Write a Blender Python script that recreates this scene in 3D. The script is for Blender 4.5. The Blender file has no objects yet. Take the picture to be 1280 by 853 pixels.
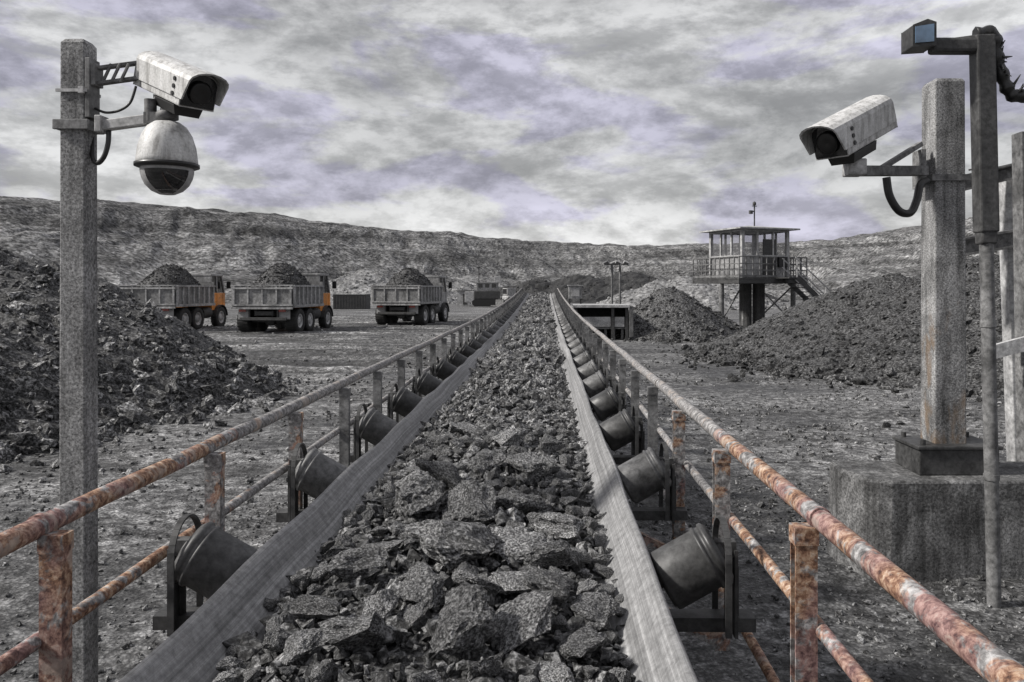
import bpy, bmesh, math, random
import numpy as np
from mathutils import Vector, Matrix, Euler, noise as mnoise

random.seed(7)
RNG = np.random.default_rng(11)
S = bpy.context.scene
COL = S.collection
R = math.radians

# ------------------------------------------------------------------ camera
EYE = 2.2
cam_d = bpy.data.cameras.new("camera")
cam = bpy.data.objects.new("camera", cam_d)
COL.objects.link(cam)
cam.location = (0, 0, EYE)
cam.rotation_euler = (R(90), 0, 0)
cam_d.sensor_width = 36.0
cam_d.lens = 36.0 * 1000 / 1280
cam_d.shift_x = -41 / 1280
cam_d.shift_y = -66.5 / 1280
cam_d.clip_start = 0.05
cam_d.clip_end = 4000
S.camera = cam

# ------------------------------------------------------------------ sky, sun, exposure
SUN_DIR = Vector((-0.92, -0.16, 0.78)).normalized()
SUN_EL = math.asin(SUN_DIR.z)
SUN_ROT = math.atan2(SUN_DIR.x, SUN_DIR.y)
W = bpy.data.worlds.new("World")
S.world = W
W.use_nodes = True


def world_nodes():
    nt = W.node_tree
    nt.nodes.clear()
    n = nt.nodes.new
    L = nt.links.new
    out = n("ShaderNodeOutputWorld")
    bg = n("ShaderNodeBackground")
    bg.inputs["Strength"].default_value = 0.1
    L(bg.outputs[0], out.inputs[0])
    sky = n("ShaderNodeTexSky")
    sky.sky_type = "NISHITA"
    sky.sun_disc = False
    sky.sun_elevation = SUN_EL
    sky.sun_rotation = SUN_ROT
    sky.dust_density = 3
    tc = n("ShaderNodeTexCoord")
    sep = n("ShaderNodeSeparateXYZ")
    L(tc.outputs["Generated"], sep.inputs[0])

    def math_(op, a, b):
        m = n("ShaderNodeMath")
        m.operation = op
        for i, v in enumerate((a, b)):
            if isinstance(v, (int, float)):
                m.inputs[i].default_value = v
            elif v is not None:
                L(v, m.inputs[i])
        return m.outputs[0]

    zz = math_("MAXIMUM", sep.outputs[2], 0.0)
    den = math_("ADD", zz, 0.24)
    px = math_("DIVIDE", sep.outputs[0], den)
    py = math_("DIVIDE", sep.outputs[1], den)
    cmb = n("ShaderNodeCombineXYZ")
    L(px, cmb.inputs[0])
    L(py, cmb.inputs[1])

    def noise(scale, detail, rough, dist, loc=(0, 0, 0), sc=(1, 1, 1), solid=False):
        mp = n("ShaderNodeMapping")
        mp.inputs["Location"].default_value = loc
        mp.inputs["Scale"].default_value = sc
        L(tc.outputs["Generated"] if solid else cmb.outputs[0], mp.inputs[0])
        t = n("ShaderNodeTexNoise")
        t.inputs["Scale"].default_value = scale
        t.inputs["Detail"].default_value = detail
        t.inputs["Roughness"].default_value = rough
        t.inputs["Distortion"].default_value = dist
        L(mp.outputs[0], t.inputs["Vector"])
        return t.outputs["Fac"]

    def ramp(fac, stops):
        r = n("ShaderNodeValToRGB")
        L(fac, r.inputs[0])
        e = r.color_ramp.elements
        while len(e) < len(stops):
            e.new(0.5)
        for el, (p, c) in zip(e, stops):
            el.position = p
            el.color = (c[0], c[1], c[2], 1)
        return r.outputs[0]

    def mix(fac, a, b, mode="MIX"):
        m = n("ShaderNodeMix")
        m.data_type = "RGBA"
        m.blend_type = mode
        for s, v in ((0, fac), (6, a), (7, b)):
            if isinstance(v, (int, float)):
                m.inputs[s].default_value = v
            elif isinstance(v, tuple):
                m.inputs[s].default_value = (*v, 1)
            else:
                L(v, m.inputs[s])
        return m.outputs[2]

    k = 4.2
    # broad banks, billowing heads with lit upper rims, fine torn edges
    bank = noise(2.3, 4, 0.5, 0.3, (3.1, 0.4, 0.7), (1, 1, 2.6), True)
    head = noise(5.2, 11, 0.64, 0.10, (0.7, 2.4, 0.2), (1, 1, 2.3), True)
    lift = noise(5.2, 11, 0.64, 0.10, (0.7, 2.4, 0.235), (1, 1, 2.3), True)
    rim = math_("SUBTRACT", head, lift)
    c = ramp(head, [(0.34, (0.66 * k,) * 3), (0.46, (0.84 * k,) * 3), (0.53, (1.0 * k,) * 3), (0.66, (1.16 * k,) * 3)])
    c = mix(1.0, c, ramp(bank, [(0.36, (0.86,) * 3), (0.50, (0.99,) * 3), (0.62, (1.10,) * 3)]), "MULTIPLY")
    c = mix(1.0, c, ramp(math_("ADD", math_("MULTIPLY", rim, 2.4), 0.5), [(0.34, (0.84,) * 3), (0.5, (1.0,) * 3), (0.66, (1.17,) * 3)]), "MULTIPLY")
    tint = ramp(noise(4.0, 6, 0.55, 0.4, (1.7, 5.2, 0.9), (1, 1, 3.2), True), [(0.51, (1, 1, 1)), (0.57, (0.84, 0.82, 0.98))])
    c = mix(1.0, c, tint, "MULTIPLY")
    hor = ramp(zz, [(0.0, (1.08,) * 3), (0.07, (1.04,) * 3), (0.20, (0.98,) * 3), (0.6, (1.0,) * 3)])
    c = mix(1.0, c, hor, "MULTIPLY")
    c = mix(0.94, sky.outputs[0], c)
    L(c, bg.inputs[0])


world_nodes()
sun_d = bpy.data.lights.new("sun", "SUN")
sun_d.energy = 3.6
sun_d.angle = R(5)
sun_d.color = (1.0, 0.965, 0.92)
sun = bpy.data.objects.new("sun", sun_d)
COL.objects.link(sun)
sun.rotation_euler = SUN_DIR.to_track_quat("Z", "Y").to_euler()
S.view_settings.view_transform = "Standard"
S.view_settings.look = "None"
S.view_settings.gamma = 1
S.view_settings.use_curve_mapping = False
S.view_settings.exposure = 0.55


# ------------------------------------------------------------------ materials
class NT:
    def __init__(self, name):
        self.m = bpy.data.materials.new(name)
        self.m.use_nodes = True
        self.nt = self.m.node_tree
        self.nt.nodes.clear()
        self.out = self.n("ShaderNodeOutputMaterial")
        self.b = self.n("ShaderNodeBsdfPrincipled")
        self.l(self.b.outputs[0], self.out.inputs[0])
        self.tc = self.n("ShaderNodeTexCoord")
        self.vec = self.tc.outputs["Object"]

    def n(self, t):
        return self.nt.nodes.new(t)

    def l(self, a, b):
        self.nt.links.new(a, b)

    def setv(self, sock, v):
        if isinstance(v, (int, float)):
            sock.default_value = v
        elif isinstance(v, tuple):
            sock.default_value = (*v, 1) if len(v) == 3 and sock.type == "RGBA" else v
        else:
            self.l(v, sock)

    def random_shift(self):
        oi = self.n("ShaderNodeObjectInfo")
        m = self.n("ShaderNodeMath")
        m.operation = "MULTIPLY"
        m.inputs[1].default_value = 57.0
        self.l(oi.outputs["Random"], m.inputs[0])
        a = self.n("ShaderNodeVectorMath")
        a.operation = "ADD"
        self.l(self.vec, a.inputs[0])
        self.l(m.outputs[0], a.inputs[1])
        self.vec = a.outputs[0]
        return oi.outputs["Random"]

    def mapped(self, sc, rot=(0, 0, 0)):
        mp = self.n("ShaderNodeMapping")
        mp.inputs["Scale"].default_value = sc
        mp.inputs["Rotation"].default_value = rot
        self.l(self.vec, mp.inputs[0])
        return mp.outputs[0]

    def noise(self, scale, detail=6, rough=0.6, dist=0.0, sc=None, rot=(0, 0, 0)):
        t = self.n("ShaderNodeTexNoise")
        self.l(self.mapped(sc, rot) if sc else self.vec, t.inputs["Vector"])
        t.inputs["Scale"].default_value = scale
        t.inputs["Detail"].default_value = detail
        t.inputs["Roughness"].default_value = rough
        t.inputs["Distortion"].default_value = dist
        return t.outputs["Fac"]

    def voronoi(self, scale, feature="F1", sc=None):
        t = self.n("ShaderNodeTexVoronoi")
        t.feature = feature
        t.inputs["Scale"].default_value = scale
        self.l(self.mapped(sc) if sc else self.vec, t.inputs["Vector"])
        return t.outputs["Distance"]

    def ramp(self, fac, stops, interp="LINEAR"):
        r = self.n("ShaderNodeValToRGB")
        r.color_ramp.interpolation = interp
        self.l(fac, r.inputs[0])
        e = r.color_ramp.elements
        while len(e) < len(stops):
            e.new(0.5)
        for el, (p, c) in zip(e, stops):
            el.position = p
            if isinstance(c, (int, float)):
                c = (c, c, c)
            el.color = (*c, 1)
        return r.outputs[0]

    def mix(self, fac, a, b, mode="MIX"):
        m = self.n("ShaderNodeMix")
        m.data_type = "RGBA"
        m.blend_type = mode
        self.setv(m.inputs[0], fac)
        self.setv(m.inputs[6], a)
        self.setv(m.inputs[7], b)
        return m.outputs[2]

    def math(self, op, a, b=0.0):
        m = self.n("ShaderNodeMath")
        m.operation = op
        self.setv(m.inputs[0], a)
        self.setv(m.inputs[1], b)
        return m.outputs[0]

    def bump(self, h, strength, dist, prev=None):
        b = self.n("ShaderNodeBump")
        b.inputs["Strength"].default_value = strength
        b.inputs["Distance"].default_value = dist
        self.l(h, b.inputs["Height"])
        if prev is not None:
            self.l(prev, b.inputs["Normal"])
        return b.outputs[0]

    def done(self, color, rough=0.8, normal=None, metal=0.0, spec=None):
        self.setv(self.b.inputs["Base Color"], color)
        self.setv(self.b.inputs["Roughness"], rough)
        self.setv(self.b.inputs["Metallic"], metal)
        if spec is not None:
            self.b.inputs["Specular IOR Level"].default_value = spec
        if normal is not None:
            self.l(normal, self.b.inputs["Normal"])
        return self.m


def grain(name, dark, mid, light, fine, coarse, bump=0.6, dist=0.02, rough=0.8, tint=(1, 1, 1), shift=False, sc=None, contrast=0.12, blotch=(0.6, 1.25), spec=0.4, island=False):
    """salt-and-pepper mineral surface: fine grain over coarse blotches"""
    t = NT(name)
    rnd = t.random_shift() if shift else None
    f = t.noise(fine, 8, 0.72, 0.2, sc)
    g = t.noise(coarse, 6, 0.62, 0.4)
    c = t.ramp(f, [(0.5 - contrast, dark), (0.5, mid), (0.5 + contrast, light)])
    k = t.ramp(g, [(0.32, blotch[0]), (0.68, blotch[1])])
    c = t.mix(1.0, c, k, "MULTIPLY")
    if tint != (1, 1, 1):
        c = t.mix(1.0, c, tint, "MULTIPLY")
    if rnd is not None:
        v = t.ramp(rnd, [(0.0, 0.62), (0.6, 0.95), (1.0, 1.5)])
        c = t.mix(1.0, c, v, "MULTIPLY")
    if island:
        gi = t.n("ShaderNodeNewGeometry")
        v = t.ramp(gi.outputs["Random Per Island"], [(0.0, 0.35), (0.55, 0.9), (0.9, 1.4), (1.0, 1.7)])
        c = t.mix(1.0, c, v, "MULTIPLY")
    n1 = t.bump(g, bump, dist * 3)
    n2 = t.bump(f, bump, dist, n1)
    return t.done(c, rough, n2, spec=spec)


M = {}
M["coal"] = grain("coal", 0.012, 0.19, 0.64, 32, 2.6, 1.0, 0.04, 0.62, shift=True, contrast=0.095, spec=0.5)
M["coal_bits"] = grain("coal_bits", 0.005, 0.065, 0.34, 45, 3.0, 1.0, 0.015, 0.62, contrast=0.09, spec=0.5, island=True)
M["pile_left"] = grain("pile_left", 0.006, 0.10, 0.44, 20, 1.3, 1.0, 0.05, 0.7, contrast=0.10, island=True)
M["heap_coal"] = grain("heap_coal", 0.005, 0.032, 0.17, 18, 1.3, 1.0, 0.05, 0.7, contrast=0.10, island=True)
M["pile_right"] = grain("pile_right", 0.005, 0.032, 0.17, 17, 0.9, 1.0, 0.05, 0.75, contrast=0.10, island=True)
M["gravel"] = grain("gravel", 0.012, 0.10, 0.36, 40, 1.1, 0.8, 0.01, 0.8, island=True)


def m_cast(name, lo, mid, hi, fine, stain):
    """cast concrete: fine sand grain, blotches, run-down stains and bug holes"""
    t = NT(name)
    f = t.noise(fine, 7, 0.75, 0.1)
    g = t.noise(2.6, 8, 0.68, 0.8)
    run = t.noise(1.0, 7, 0.65, 0.3, sc=(13, 13, 0.9))
    v = t.voronoi(fine * 0.45)
    c = t.ramp(g, [(0.34, lo), (0.50, mid), (0.66, hi)])
    c = t.mix(1.0, c, t.ramp(f, [(0.38, 0.40), (0.5, 1.0), (0.62, 1.75)]), "MULTIPLY")
    c = t.mix(1.0, c, t.ramp(run, [(0.36, 1 - stain), (0.52, 1.0), (0.66, 1 + stain * 0.5)]), "MULTIPLY")
    c = t.mix(1.0, c, t.ramp(v, [(0.06, 0.25), (0.16, 1.0)]), "MULTIPLY")
    if name == "stained_post":
        sep = t.n("ShaderNodeSeparateXYZ")
        t.l(t.vec, sep.inputs[0])
        low = t.math("ADD", t.math("MULTIPLY", sep.outputs[2], -0.22), t.math("MULTIPLY", t.noise(4.5, 5, 0.6, 0.4, sc=(1, 1, 0.4)), 1.6))
        c = t.mix(t.ramp(low, [(0.62, 0.0), (0.78, 0.65)]), c, (0.17, 0.115, 0.07))
    n = t.bump(g, 0.5, 0.03)
    n = t.bump(f, 0.6, 0.006, n)
    return t.done(c, 0.88, n, spec=0.3)


M["concrete"] = m_cast("concrete", 0.045, 0.10, 0.19, 48, 0.45)
M["stained_post"] = m_cast("stained_post", 0.10, 0.19, 0.30, 75, 0.5)
M["post_concrete"] = m_cast("post_concrete", 0.12, 0.22, 0.32, 75, 0.35)
M["spoil"] = grain("spoil", 0.07, 0.18, 0.36, 2.5, 0.35, 0.7, 0.2, 0.9)


def m_ground():
    t = NT("ground_mud")
    f = t.noise(7, 11, 0.80, 0.2)
    g = t.noise(0.35, 7, 0.6, 0.5)
    streak = t.noise(1.0, 7, 0.7, 0.6, sc=(0.22, 1.9, 1), rot=(0, 0, R(8)))
    c = t.ramp(f, [(0.40, 0.016), (0.5, 0.10), (0.60, 0.30)])
    c = t.mix(1.0, c, t.ramp(g, [(0.34, 0.42), (0.5, 0.95), (0.66, 1.5)]), "MULTIPLY")
    track = t.noise(1.0, 5, 0.6, 0.5, sc=(0.05, 0.55, 1), rot=(0, 0, R(-6)))
    c = t.mix(1.0, c, t.ramp(track, [(0.40, 0.55), (0.50, 1.0), (0.56, 1.5), (0.64, 1.1)]), "MULTIPLY")
    sep = t.n("ShaderNodeSeparateXYZ")
    t.l(t.vec, sep.inputs[0])
    yard = t.math("MULTIPLY", t.math("SUBTRACT", sep.outputs[1], 9.0), 0.08)
    yard = t.ramp(yard, [(0.0, 0.12), (1.0, 1.0)])
    west = t.ramp(t.math("MULTIPLY", t.math("ADD", sep.outputs[0], 2.0), -0.25), [(0.0, 0.22), (1.0, 1.0)])
    yard = t.mix(1.0, yard, west, "MULTIPLY")
    c = t.mix(yard, c, t.mix(1.0, c, t.ramp(streak, [(0.38, 0.36), (0.5, 0.98), (0.62, 1.7)]), "MULTIPLY"))
    peb = t.voronoi(34)
    c = t.mix(1.0, c, t.ramp(peb, [(0.10, 1.35), (0.45, 0.95), (0.75, 0.45)]), "MULTIPLY")
    n = t.bump(g, 0.6, 0.10)
    n = t.bump(peb, 0.7, -0.02, n)
    n = t.bump(f, 0.9, 0.03, n)
    rough = t.ramp(g, [(0.35, 0.55), (0.6, 0.9)])
    return t.done(c, rough, n)


M["ground"] = m_ground()


def m_hills():
    t = NT("hill_earth")
    f = t.noise(1.3, 10, 0.74, 0.3)
    g = t.noise(0.03, 8, 0.62, 0.8)
    strata = t.noise(1.0, 6, 0.60, 0.5, sc=(0.010, 0.010, 0.42))
    gul = t.noise(1.0, 8, 0.70, 0.5, sc=(0.30, 0.07, 0.22), rot=(0, R(35), R(12)))
    c = t.ramp(f, [(0.39, 0.035), (0.5, 0.175), (0.61, 0.42)])
    c = t.mix(1.0, c, t.ramp(g, [(0.3, 0.62), (0.5, 0.95), (0.7, 1.35)]), "MULTIPLY")
    c = t.mix(1.0, c, t.ramp(strata, [(0.38, 0.55), (0.47, 0.90), (0.53, 1.05), (0.58, 1.55), (0.66, 1.05)]), "MULTIPLY")
    c = t.mix(1.0, c, t.ramp(gul, [(0.40, 0.58), (0.5, 1.0), (0.60, 1.3)]), "MULTIPLY")
    n = t.bump(gul, 1.0, 2.6)
    n = t.bump(f, 0.9, 0.7, n)
    return t.done(c, 0.95, n, spec=0.2)


M["hills"] = m_hills()


def m_belt():
    t = NT("belt_rubber")
    s1 = t.noise(1.0, 6, 0.7, 0.1, sc=(110, 0.3, 0))
    s2 = t.noise(26, 9, 0.78, 0.3)
    s3 = t.noise(1.0, 5, 0.6, 0.2, sc=(14, 0.22, 0))
    c = t.ramp(s1, [(0.32, 0.10), (0.5, 0.19), (0.68, 0.31)])
    c = t.mix(1.0, c, t.ramp(s2, [(0.36, 0.62), (0.5, 1.0), (0.64, 1.35)]), "MULTIPLY")
    c = t.mix(1.0, c, t.ramp(s3, [(0.36, 0.75), (0.6, 1.15)]), "MULTIPLY")
    n = t.bump(s1, 0.4, 0.004)
    n = t.bump(s2, 0.15, 0.003, n)
    return t.done(c, 0.7, n)


M["belt"] = m_belt()


def m_rust(name, near_y, amount):
    """pipe whose old paint is rusted orange up to near_y along the line, dusty grey beyond"""
    t = NT(name)
    a = t.noise(7.5, 7, 0.66, 0.6)
    b = t.noise(38, 7, 0.72, 0.3)
    d = t.noise(3.0, 3, 0.5, 0.4)
    rust = t.ramp(b, [(0.36, (0.05, 0.025, 0.018)), (0.47, (0.19, 0.10, 0.062)), (0.56, (0.36, 0.235, 0.155)), (0.66, (0.54, 0.44, 0.35))])
    mauve = t.ramp(b, [(0.36, (0.07, 0.035, 0.04)), (0.6, (0.32, 0.20, 0.20))])
    rust = t.mix(t.ramp(d, [(0.50, 0.0), (0.62, 0.75)]), rust, mauve)
    grey = t.ramp(b, [(0.34, 0.04), (0.5, 0.19), (0.66, 0.46)])
    sep = t.n("ShaderNodeSeparateXYZ")
    t.l(t.vec, sep.inputs[0])
    y = t.math("MULTIPLY", t.math("SUBTRACT", near_y, sep.outputs[1]), 1.6)
    y = t.math("MINIMUM", y, 0.30)
    y = t.math("ADD", y, t.math("MULTIPLY", t.math("SUBTRACT", a, 0.5), 6.5))
    mask = t.ramp(t.math("ADD", y, 0.5 + amount), [(0.30, 0.06), (0.60, 1.0)])
    c = t.mix(mask, grey, rust)
    peel = t.ramp(a, [(0.56, 0.0), (0.60, 0.55)])
    c = t.mix(peel, c, (0.36, 0.31, 0.27))
    n = t.bump(a, 0.5, 0.006)
    n = t.bump(b, 0.7, 0.003, n)
    return t.done(c, 0.75, n, spec=0.35)


M["rail_rust"] = m_rust("rail_rust", 3.3, 0.0)
M["post_rust"] = m_rust("post_rust", 3.9, 0.15)


def m_metal(name, base, var=0.5, rough=0.55, metal=0.0, fine=30, bump=0.25):
    t = NT(name)
    rnd = t.random_shift()
    a = t.noise(fine, 7, 0.7, 0.2)
    b = t.noise(fine / 7, 5, 0.6, 0.5)
    base = (base,) * 3 if isinstance(base, float) else base
    c = t.mix(1.0, base, t.ramp(a, [(0.34, 1 - var), (0.5, 1.0), (0.66, 1 + var)]), "MULTIPLY")
    c = t.mix(1.0, c, t.ramp(b, [(0.36, 1 - var * 0.8), (0.64, 1 + var * 0.6)]), "MULTIPLY")
    if name == "roller_steel":
        c = t.mix(1.0, c, t.ramp(rnd, [(0.0, 0.6), (0.6, 1.0), (1.0, 1.9)]), "MULTIPLY")
    n = t.bump(a, bump, 0.004)
    return t.done(c, t.ramp(b, [(0.35, rough * 0.75), (0.65, min(1, rough * 1.3))]), n, metal)


M["roller"] = m_metal("roller_steel", 0.075, 0.5, 0.5, 0.15, 26)
M["dark_steel"] = m_metal("dark_steel", 0.045, 0.6, 0.65, 0.0, 22)
M["mid_steel"] = m_metal("mid_steel", 0.13, 0.6, 0.65, 0.0, 22)
M["pale_steel"] = m_metal("pale_steel", 0.34, 0.45, 0.6, 0.0, 22)
M["white_housing"] = m_metal("white_housing", (0.52, 0.52, 0.51), 0.14, 0.4, 0.0, 26, 0.06)


def m_housing():
    t = NT("weathered_white")
    t.random_shift()
    run = t.noise(1.0, 7, 0.65, 0.3, sc=(26, 26, 3))
    f = t.noise(90, 6, 0.75)
    g = t.noise(7, 6, 0.65, 0.6)
    c = t.ramp(run, [(0.34, (0.26, 0.255, 0.245)), (0.47, (0.47, 0.47, 0.46)), (0.62, (0.56, 0.56, 0.555))])
    c = t.mix(1.0, c, t.ramp(f, [(0.36, 0.72), (0.5, 1.0), (0.64, 1.12)]), "MULTIPLY")
    c = t.mix(1.0, c, t.ramp(g, [(0.34, 0.72), (0.55, 1.05)]), "MULTIPLY")
    return t.done(c, t.ramp(g, [(0.35, 0.7), (0.65, 0.4)]), t.bump(f, 0.2, 0.002))


M["white_housing"] = m_housing()
M["grey_plastic"] = m_metal("grey_plastic", 0.30, 0.25, 0.5, 0.0, 40, 0.1)
M["black_plastic"] = m_metal("black_plastic", 0.014, 0.3, 0.4, 0.0, 40, 0.1)
M["truck_panel"] = m_metal("truck_panel", 0.17, 0.5, 0.6, 0.0, 9, 0.3)
M["truck_rib"] = m_metal("truck_rib", 0.28, 0.5, 0.6, 0.0, 9, 0.3)
M["orange_paint"] = m_metal("orange_paint", (0.60, 0.24, 0.055), 0.35, 0.45, 0.0, 9, 0.15)
M["grey_paint"] = m_metal("grey_paint", 0.25, 0.45, 0.45, 0.0, 9, 0.15)
M["tyre"] = m_metal("tyre_rubber", 0.022, 0.5, 0.85, 0.0, 15)
M["rim"] = m_metal("rim_metal", 0.38, 0.5, 0.55, 0.0, 9)
M["tail_lamp"] = m_metal("tail_lamp", (0.22, 0.05, 0.04), 0.3, 0.3, 0.0, 20)


def m_glass(name, base, rough=0.08):
    t = NT(name)
    b = t.noise(6, 4, 0.6)
    c = t.mix(1.0, base, t.ramp(b, [(0.3, 0.6), (0.7, 1.5)]), "MULTIPLY")
    return t.done(c, rough, None, spec=0.8)


M["dark_glass"] = m_glass("dark_glass", (0.012, 0.012, 0.013), 0.06)
M["lamp_glass"] = m_glass("lamp_glass", (0.10, 0.16, 0.24), 0.15)


def m_clear():
    t = NT("window_glass")
    tr = t.n("ShaderNodeBsdfTransparent")
    mx = t.n("ShaderNodeMixShader")
    mx.inputs[0].default_value = 0.14
    t.l(tr.outputs[0], mx.inputs[1])
    t.b.inputs["Base Color"].default_value = (0.2, 0.2, 0.21, 1)
    t.b.inputs["Roughness"].default_value = 0.05
    t.l(t.b.outputs[0], mx.inputs[2])
    t.l(mx.outputs[0], t.out.inputs[0])
    return t.m


M["window_glass"] = m_clear()


# ------------------------------------------------------------------ mesh helpers
class MB:
    def __init__(self):
        self.v, self.f, self.s = [], [], []

    def add(self, vs, fs, smooth=False):
        o = len(self.v)
        self.v += [tuple(p) for p in vs]
        self.f += [tuple(i + o for i in q) for q in fs]
        self.s += [smooth] * len(fs)
        return self

    def box(self, c, s, rot=None):
        x, y, z = s[0] / 2, s[1] / 2, s[2] / 2
        vs = [Vector((a * x, b * y, d * z)) for d in (-1, 1) for b in (-1, 1) for a in (-1, 1)]
        if rot is not None:
            vs = [rot @ p for p in vs]
        c = Vector(c)
        return self.add([p + c for p in vs], [(0, 2, 3, 1), (4, 5, 7, 6), (0, 1, 5, 4), (2, 6, 7, 3), (0, 4, 6, 2), (1, 3, 7, 5)])

    def beam(self, a, b, w, h, up=(0, 0, 1)):
        a, b = Vector(a), Vector(b)
        d = (b - a).normalized()
        side = d.cross(Vector(up))
        if side.length < 1e-4:
            side = d.cross(Vector((0, 1, 0)))
        side.normalize()
        u = side.cross(d).normalized()
        vs = []
        for p in (a, b):
            for sx, sz in ((-1, -1), (1, -1), (1, 1), (-1, 1)):
                vs.append(p + side * (sx * w / 2) + u * (sz * h / 2))
        return self.add(vs, [(0, 1, 2, 3), (7, 6, 5, 4), (0, 4, 5, 1), (1, 5, 6, 2), (2, 6, 7, 3), (3, 7, 4, 0)])

    def channel(self, a, b, w, h, t, face, up=(0, 0, 1)):
        """steel channel: web plus two flanges; face = +1/-1 says to which side the flanges point"""
        a, b = Vector(a), Vector(b)
        d = (b - a).normalized()
        side = d.cross(Vector(up)).normalized()
        u = side.cross(d).normalized()
        off = side * (-face * (w / 2 - t / 2))
        self.beam(a + off, b + off, t, h, up)
        for q in (-1, 1):
            o2 = u * (q * (h / 2 - t / 2)) + side * (face * t / 2)
            self.beam(a + o2, b + o2, w - t, t, up)
        return self

    def tube(self, path, r, n=12, cap=True):
        path = [Vector(p) for p in path]
        rs = r if isinstance(r, (list, tuple)) else [r] * len(path)
        vs, fs = [], []
        ref = None
        for i, p in enumerate(path):
            d = (path[min(i + 1, len(path) - 1)] - path[max(i - 1, 0)]).normalized()
            if ref is None:
                ref = Vector((0, 0, 1)) if abs(d.z) < 0.9 else Vector((1, 0, 0))
            s = d.cross(ref).normalized()
            ref = s.cross(d).normalized()
            for k in range(n):
                a = 2 * math.pi * k / n
                vs.append(p + (s * math.cos(a) + ref * math.sin(a)) * rs[i])
        for i in range(len(path) - 1):
            for k in range(n):
                fs.append((i * n + k, i * n + (k + 1) % n, (i + 1) * n + (k + 1) % n, (i + 1) * n + k))
        self.add(vs, fs, True)
        if cap:
            self.add(vs[:n], [tuple(reversed(range(n)))])
            self.add(vs[-n:], [tuple(range(n))])
        return self

    def lathe(self, prof, n=24, mat=None, smooth=True):
        vs, fs = [], []
        for r, z in prof:
            for k in range(n):
                a = 2 * math.pi * k / n
                p = Vector((r * math.cos(a), r * math.sin(a), z))
                vs.append(mat @ p if mat else p)
        for i in range(len(prof) - 1):
            for k in range(n):
                fs.append((i * n + k, i * n + (k + 1) % n, (i + 1) * n + (k + 1) % n, (i + 1) * n + k))
        self.add(vs, fs, smooth)
        if prof[0][0] > 1e-4:
            self.add(vs[:n], [tuple(reversed(range(n)))])
        if prof[-1][0] > 1e-4:
            self.add(vs[-n:], [tuple(range(n))])
        return self

    def prism(self, poly, y0, y1, mat=None, caps=True, smooth=False):
        """polygon in xz extruded along y"""
        n = len(poly)
        vs = [Vector((x, y, z)) for y in (y0, y1) for x, z in poly]
        if mat:
            vs = [mat @ p for p in vs]
        self.add(vs, [(k, (k + 1) % n, n + (k + 1) % n, n + k) for k in range(n)], smooth)
        if caps:
            self.add(vs, [tuple(reversed(range(n))), tuple(range(n, 2 * n))])
        return self

    def build(self, name, mat, parent=None, bevel=0.0, fix=True):
        me = bpy.data.meshes.new(name)
        me.from_pydata(self.v, [], self.f)
        me.polygons.foreach_set("use_smooth", self.s)
        if fix:
            bm = bmesh.new()
            bm.from_mesh(me)
            bmesh.ops.remove_doubles(bm, verts=bm.verts, dist=1e-6) if False else None
            bmesh.ops.recalc_face_normals(bm, faces=bm.faces)
            bm.to_mesh(me)
            bm.free()
        me.materials.append(mat)
        o = bpy.data.objects.new(name, me)
        COL.objects.link(o)
        if parent is not None:
            o.parent = parent
        if bevel:
            b = o.modifiers.new("bevel", "BEVEL")
            b.width = bevel
            b.segments = 2
            b.limit_method = "ANGLE"
            b.angle_limit = R(40)
        return o


def np_mesh(name, V, F3, mat, parent=None, smooth=False, quads=False):
    k = 4 if quads else 3
    me = bpy.data.meshes.new(name)
    me.vertices.add(len(V))
    me.vertices.foreach_set("co", np.asarray(V, np.float32).ravel())
    me.loops.add(len(F3) * k)
    me.loops.foreach_set("vertex_index", np.asarray(F3, np.int32).ravel())
    me.polygons.add(len(F3))
    me.polygons.foreach_set("loop_start", np.arange(0, len(F3) * k, k, dtype=np.int32))
    me.polygons.foreach_set("use_smooth", np.full(len(F3), smooth))
    me.update(calc_edges=True)
    me.validate()
    me.materials.append(mat)
    o = bpy.data.objects.new(name, me)
    COL.objects.link(o)
    if parent is not None:
        o.parent = parent
    return o


def thing(name, label, cat, loc=(0, 0, 0), rz=0.0, group=None):
    o = bpy.data.objects.new(name, None)
    COL.objects.link(o)
    o.empty_display_size = 0.2
    o.location = loc
    o.rotation_euler = (0, 0, rz)
    return tag(o, label, cat, group)


def tag(o, label=None, cat=None, group=None, kind=None):
    if label:
        o["label"] = label
    if cat:
        o["category"] = cat
    if group:
        o["group"] = group
    if kind:
        o["kind"] = kind
    return o


# value noise in numpy
_T = RNG.random((256, 256))


def vnoise(x, y, seed=0):
    x = np.asarray(x, float) + seed * 17.31
    y = np.asarray(y, float) + seed * 9.77
    xi, yi = np.floor(x).astype(int), np.floor(y).astype(int)
    fx, fy = x - xi, y - yi
    fx, fy = fx * fx * (3 - 2 * fx), fy * fy * (3 - 2 * fy)
    g = lambda a, b: _T[a % 256, b % 256]
    return (g(xi, yi) * (1 - fx) + g(xi + 1, yi) * fx) * (1 - fy) + (g(xi, yi + 1) * (1 - fx) + g(xi + 1, yi + 1) * fx) * fy


def fbm(x, y, octs=4, seed=0, gain=0.5):
    x, y = np.asarray(x, float), np.asarray(y, float)
    out, a, n = 0, 1.0, 0
    for i in range(octs):
        out = out + a * (vnoise(x * 2 ** i, y * 2 ** i, seed + i) - 0.5)
        n += a
        a *= gain
    return out / n * 2


def grid_faces(nx, ny, keep=None):
    i = np.arange(nx - 1)
    j = np.arange(ny - 1)
    I, J = np.meshgrid(i, j, indexing="ij")
    a = (I * ny + J).ravel()
    F = np.stack([a, a + ny, a + ny + 1, a + 1], 1)
    return F if keep is None else F[keep]


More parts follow.
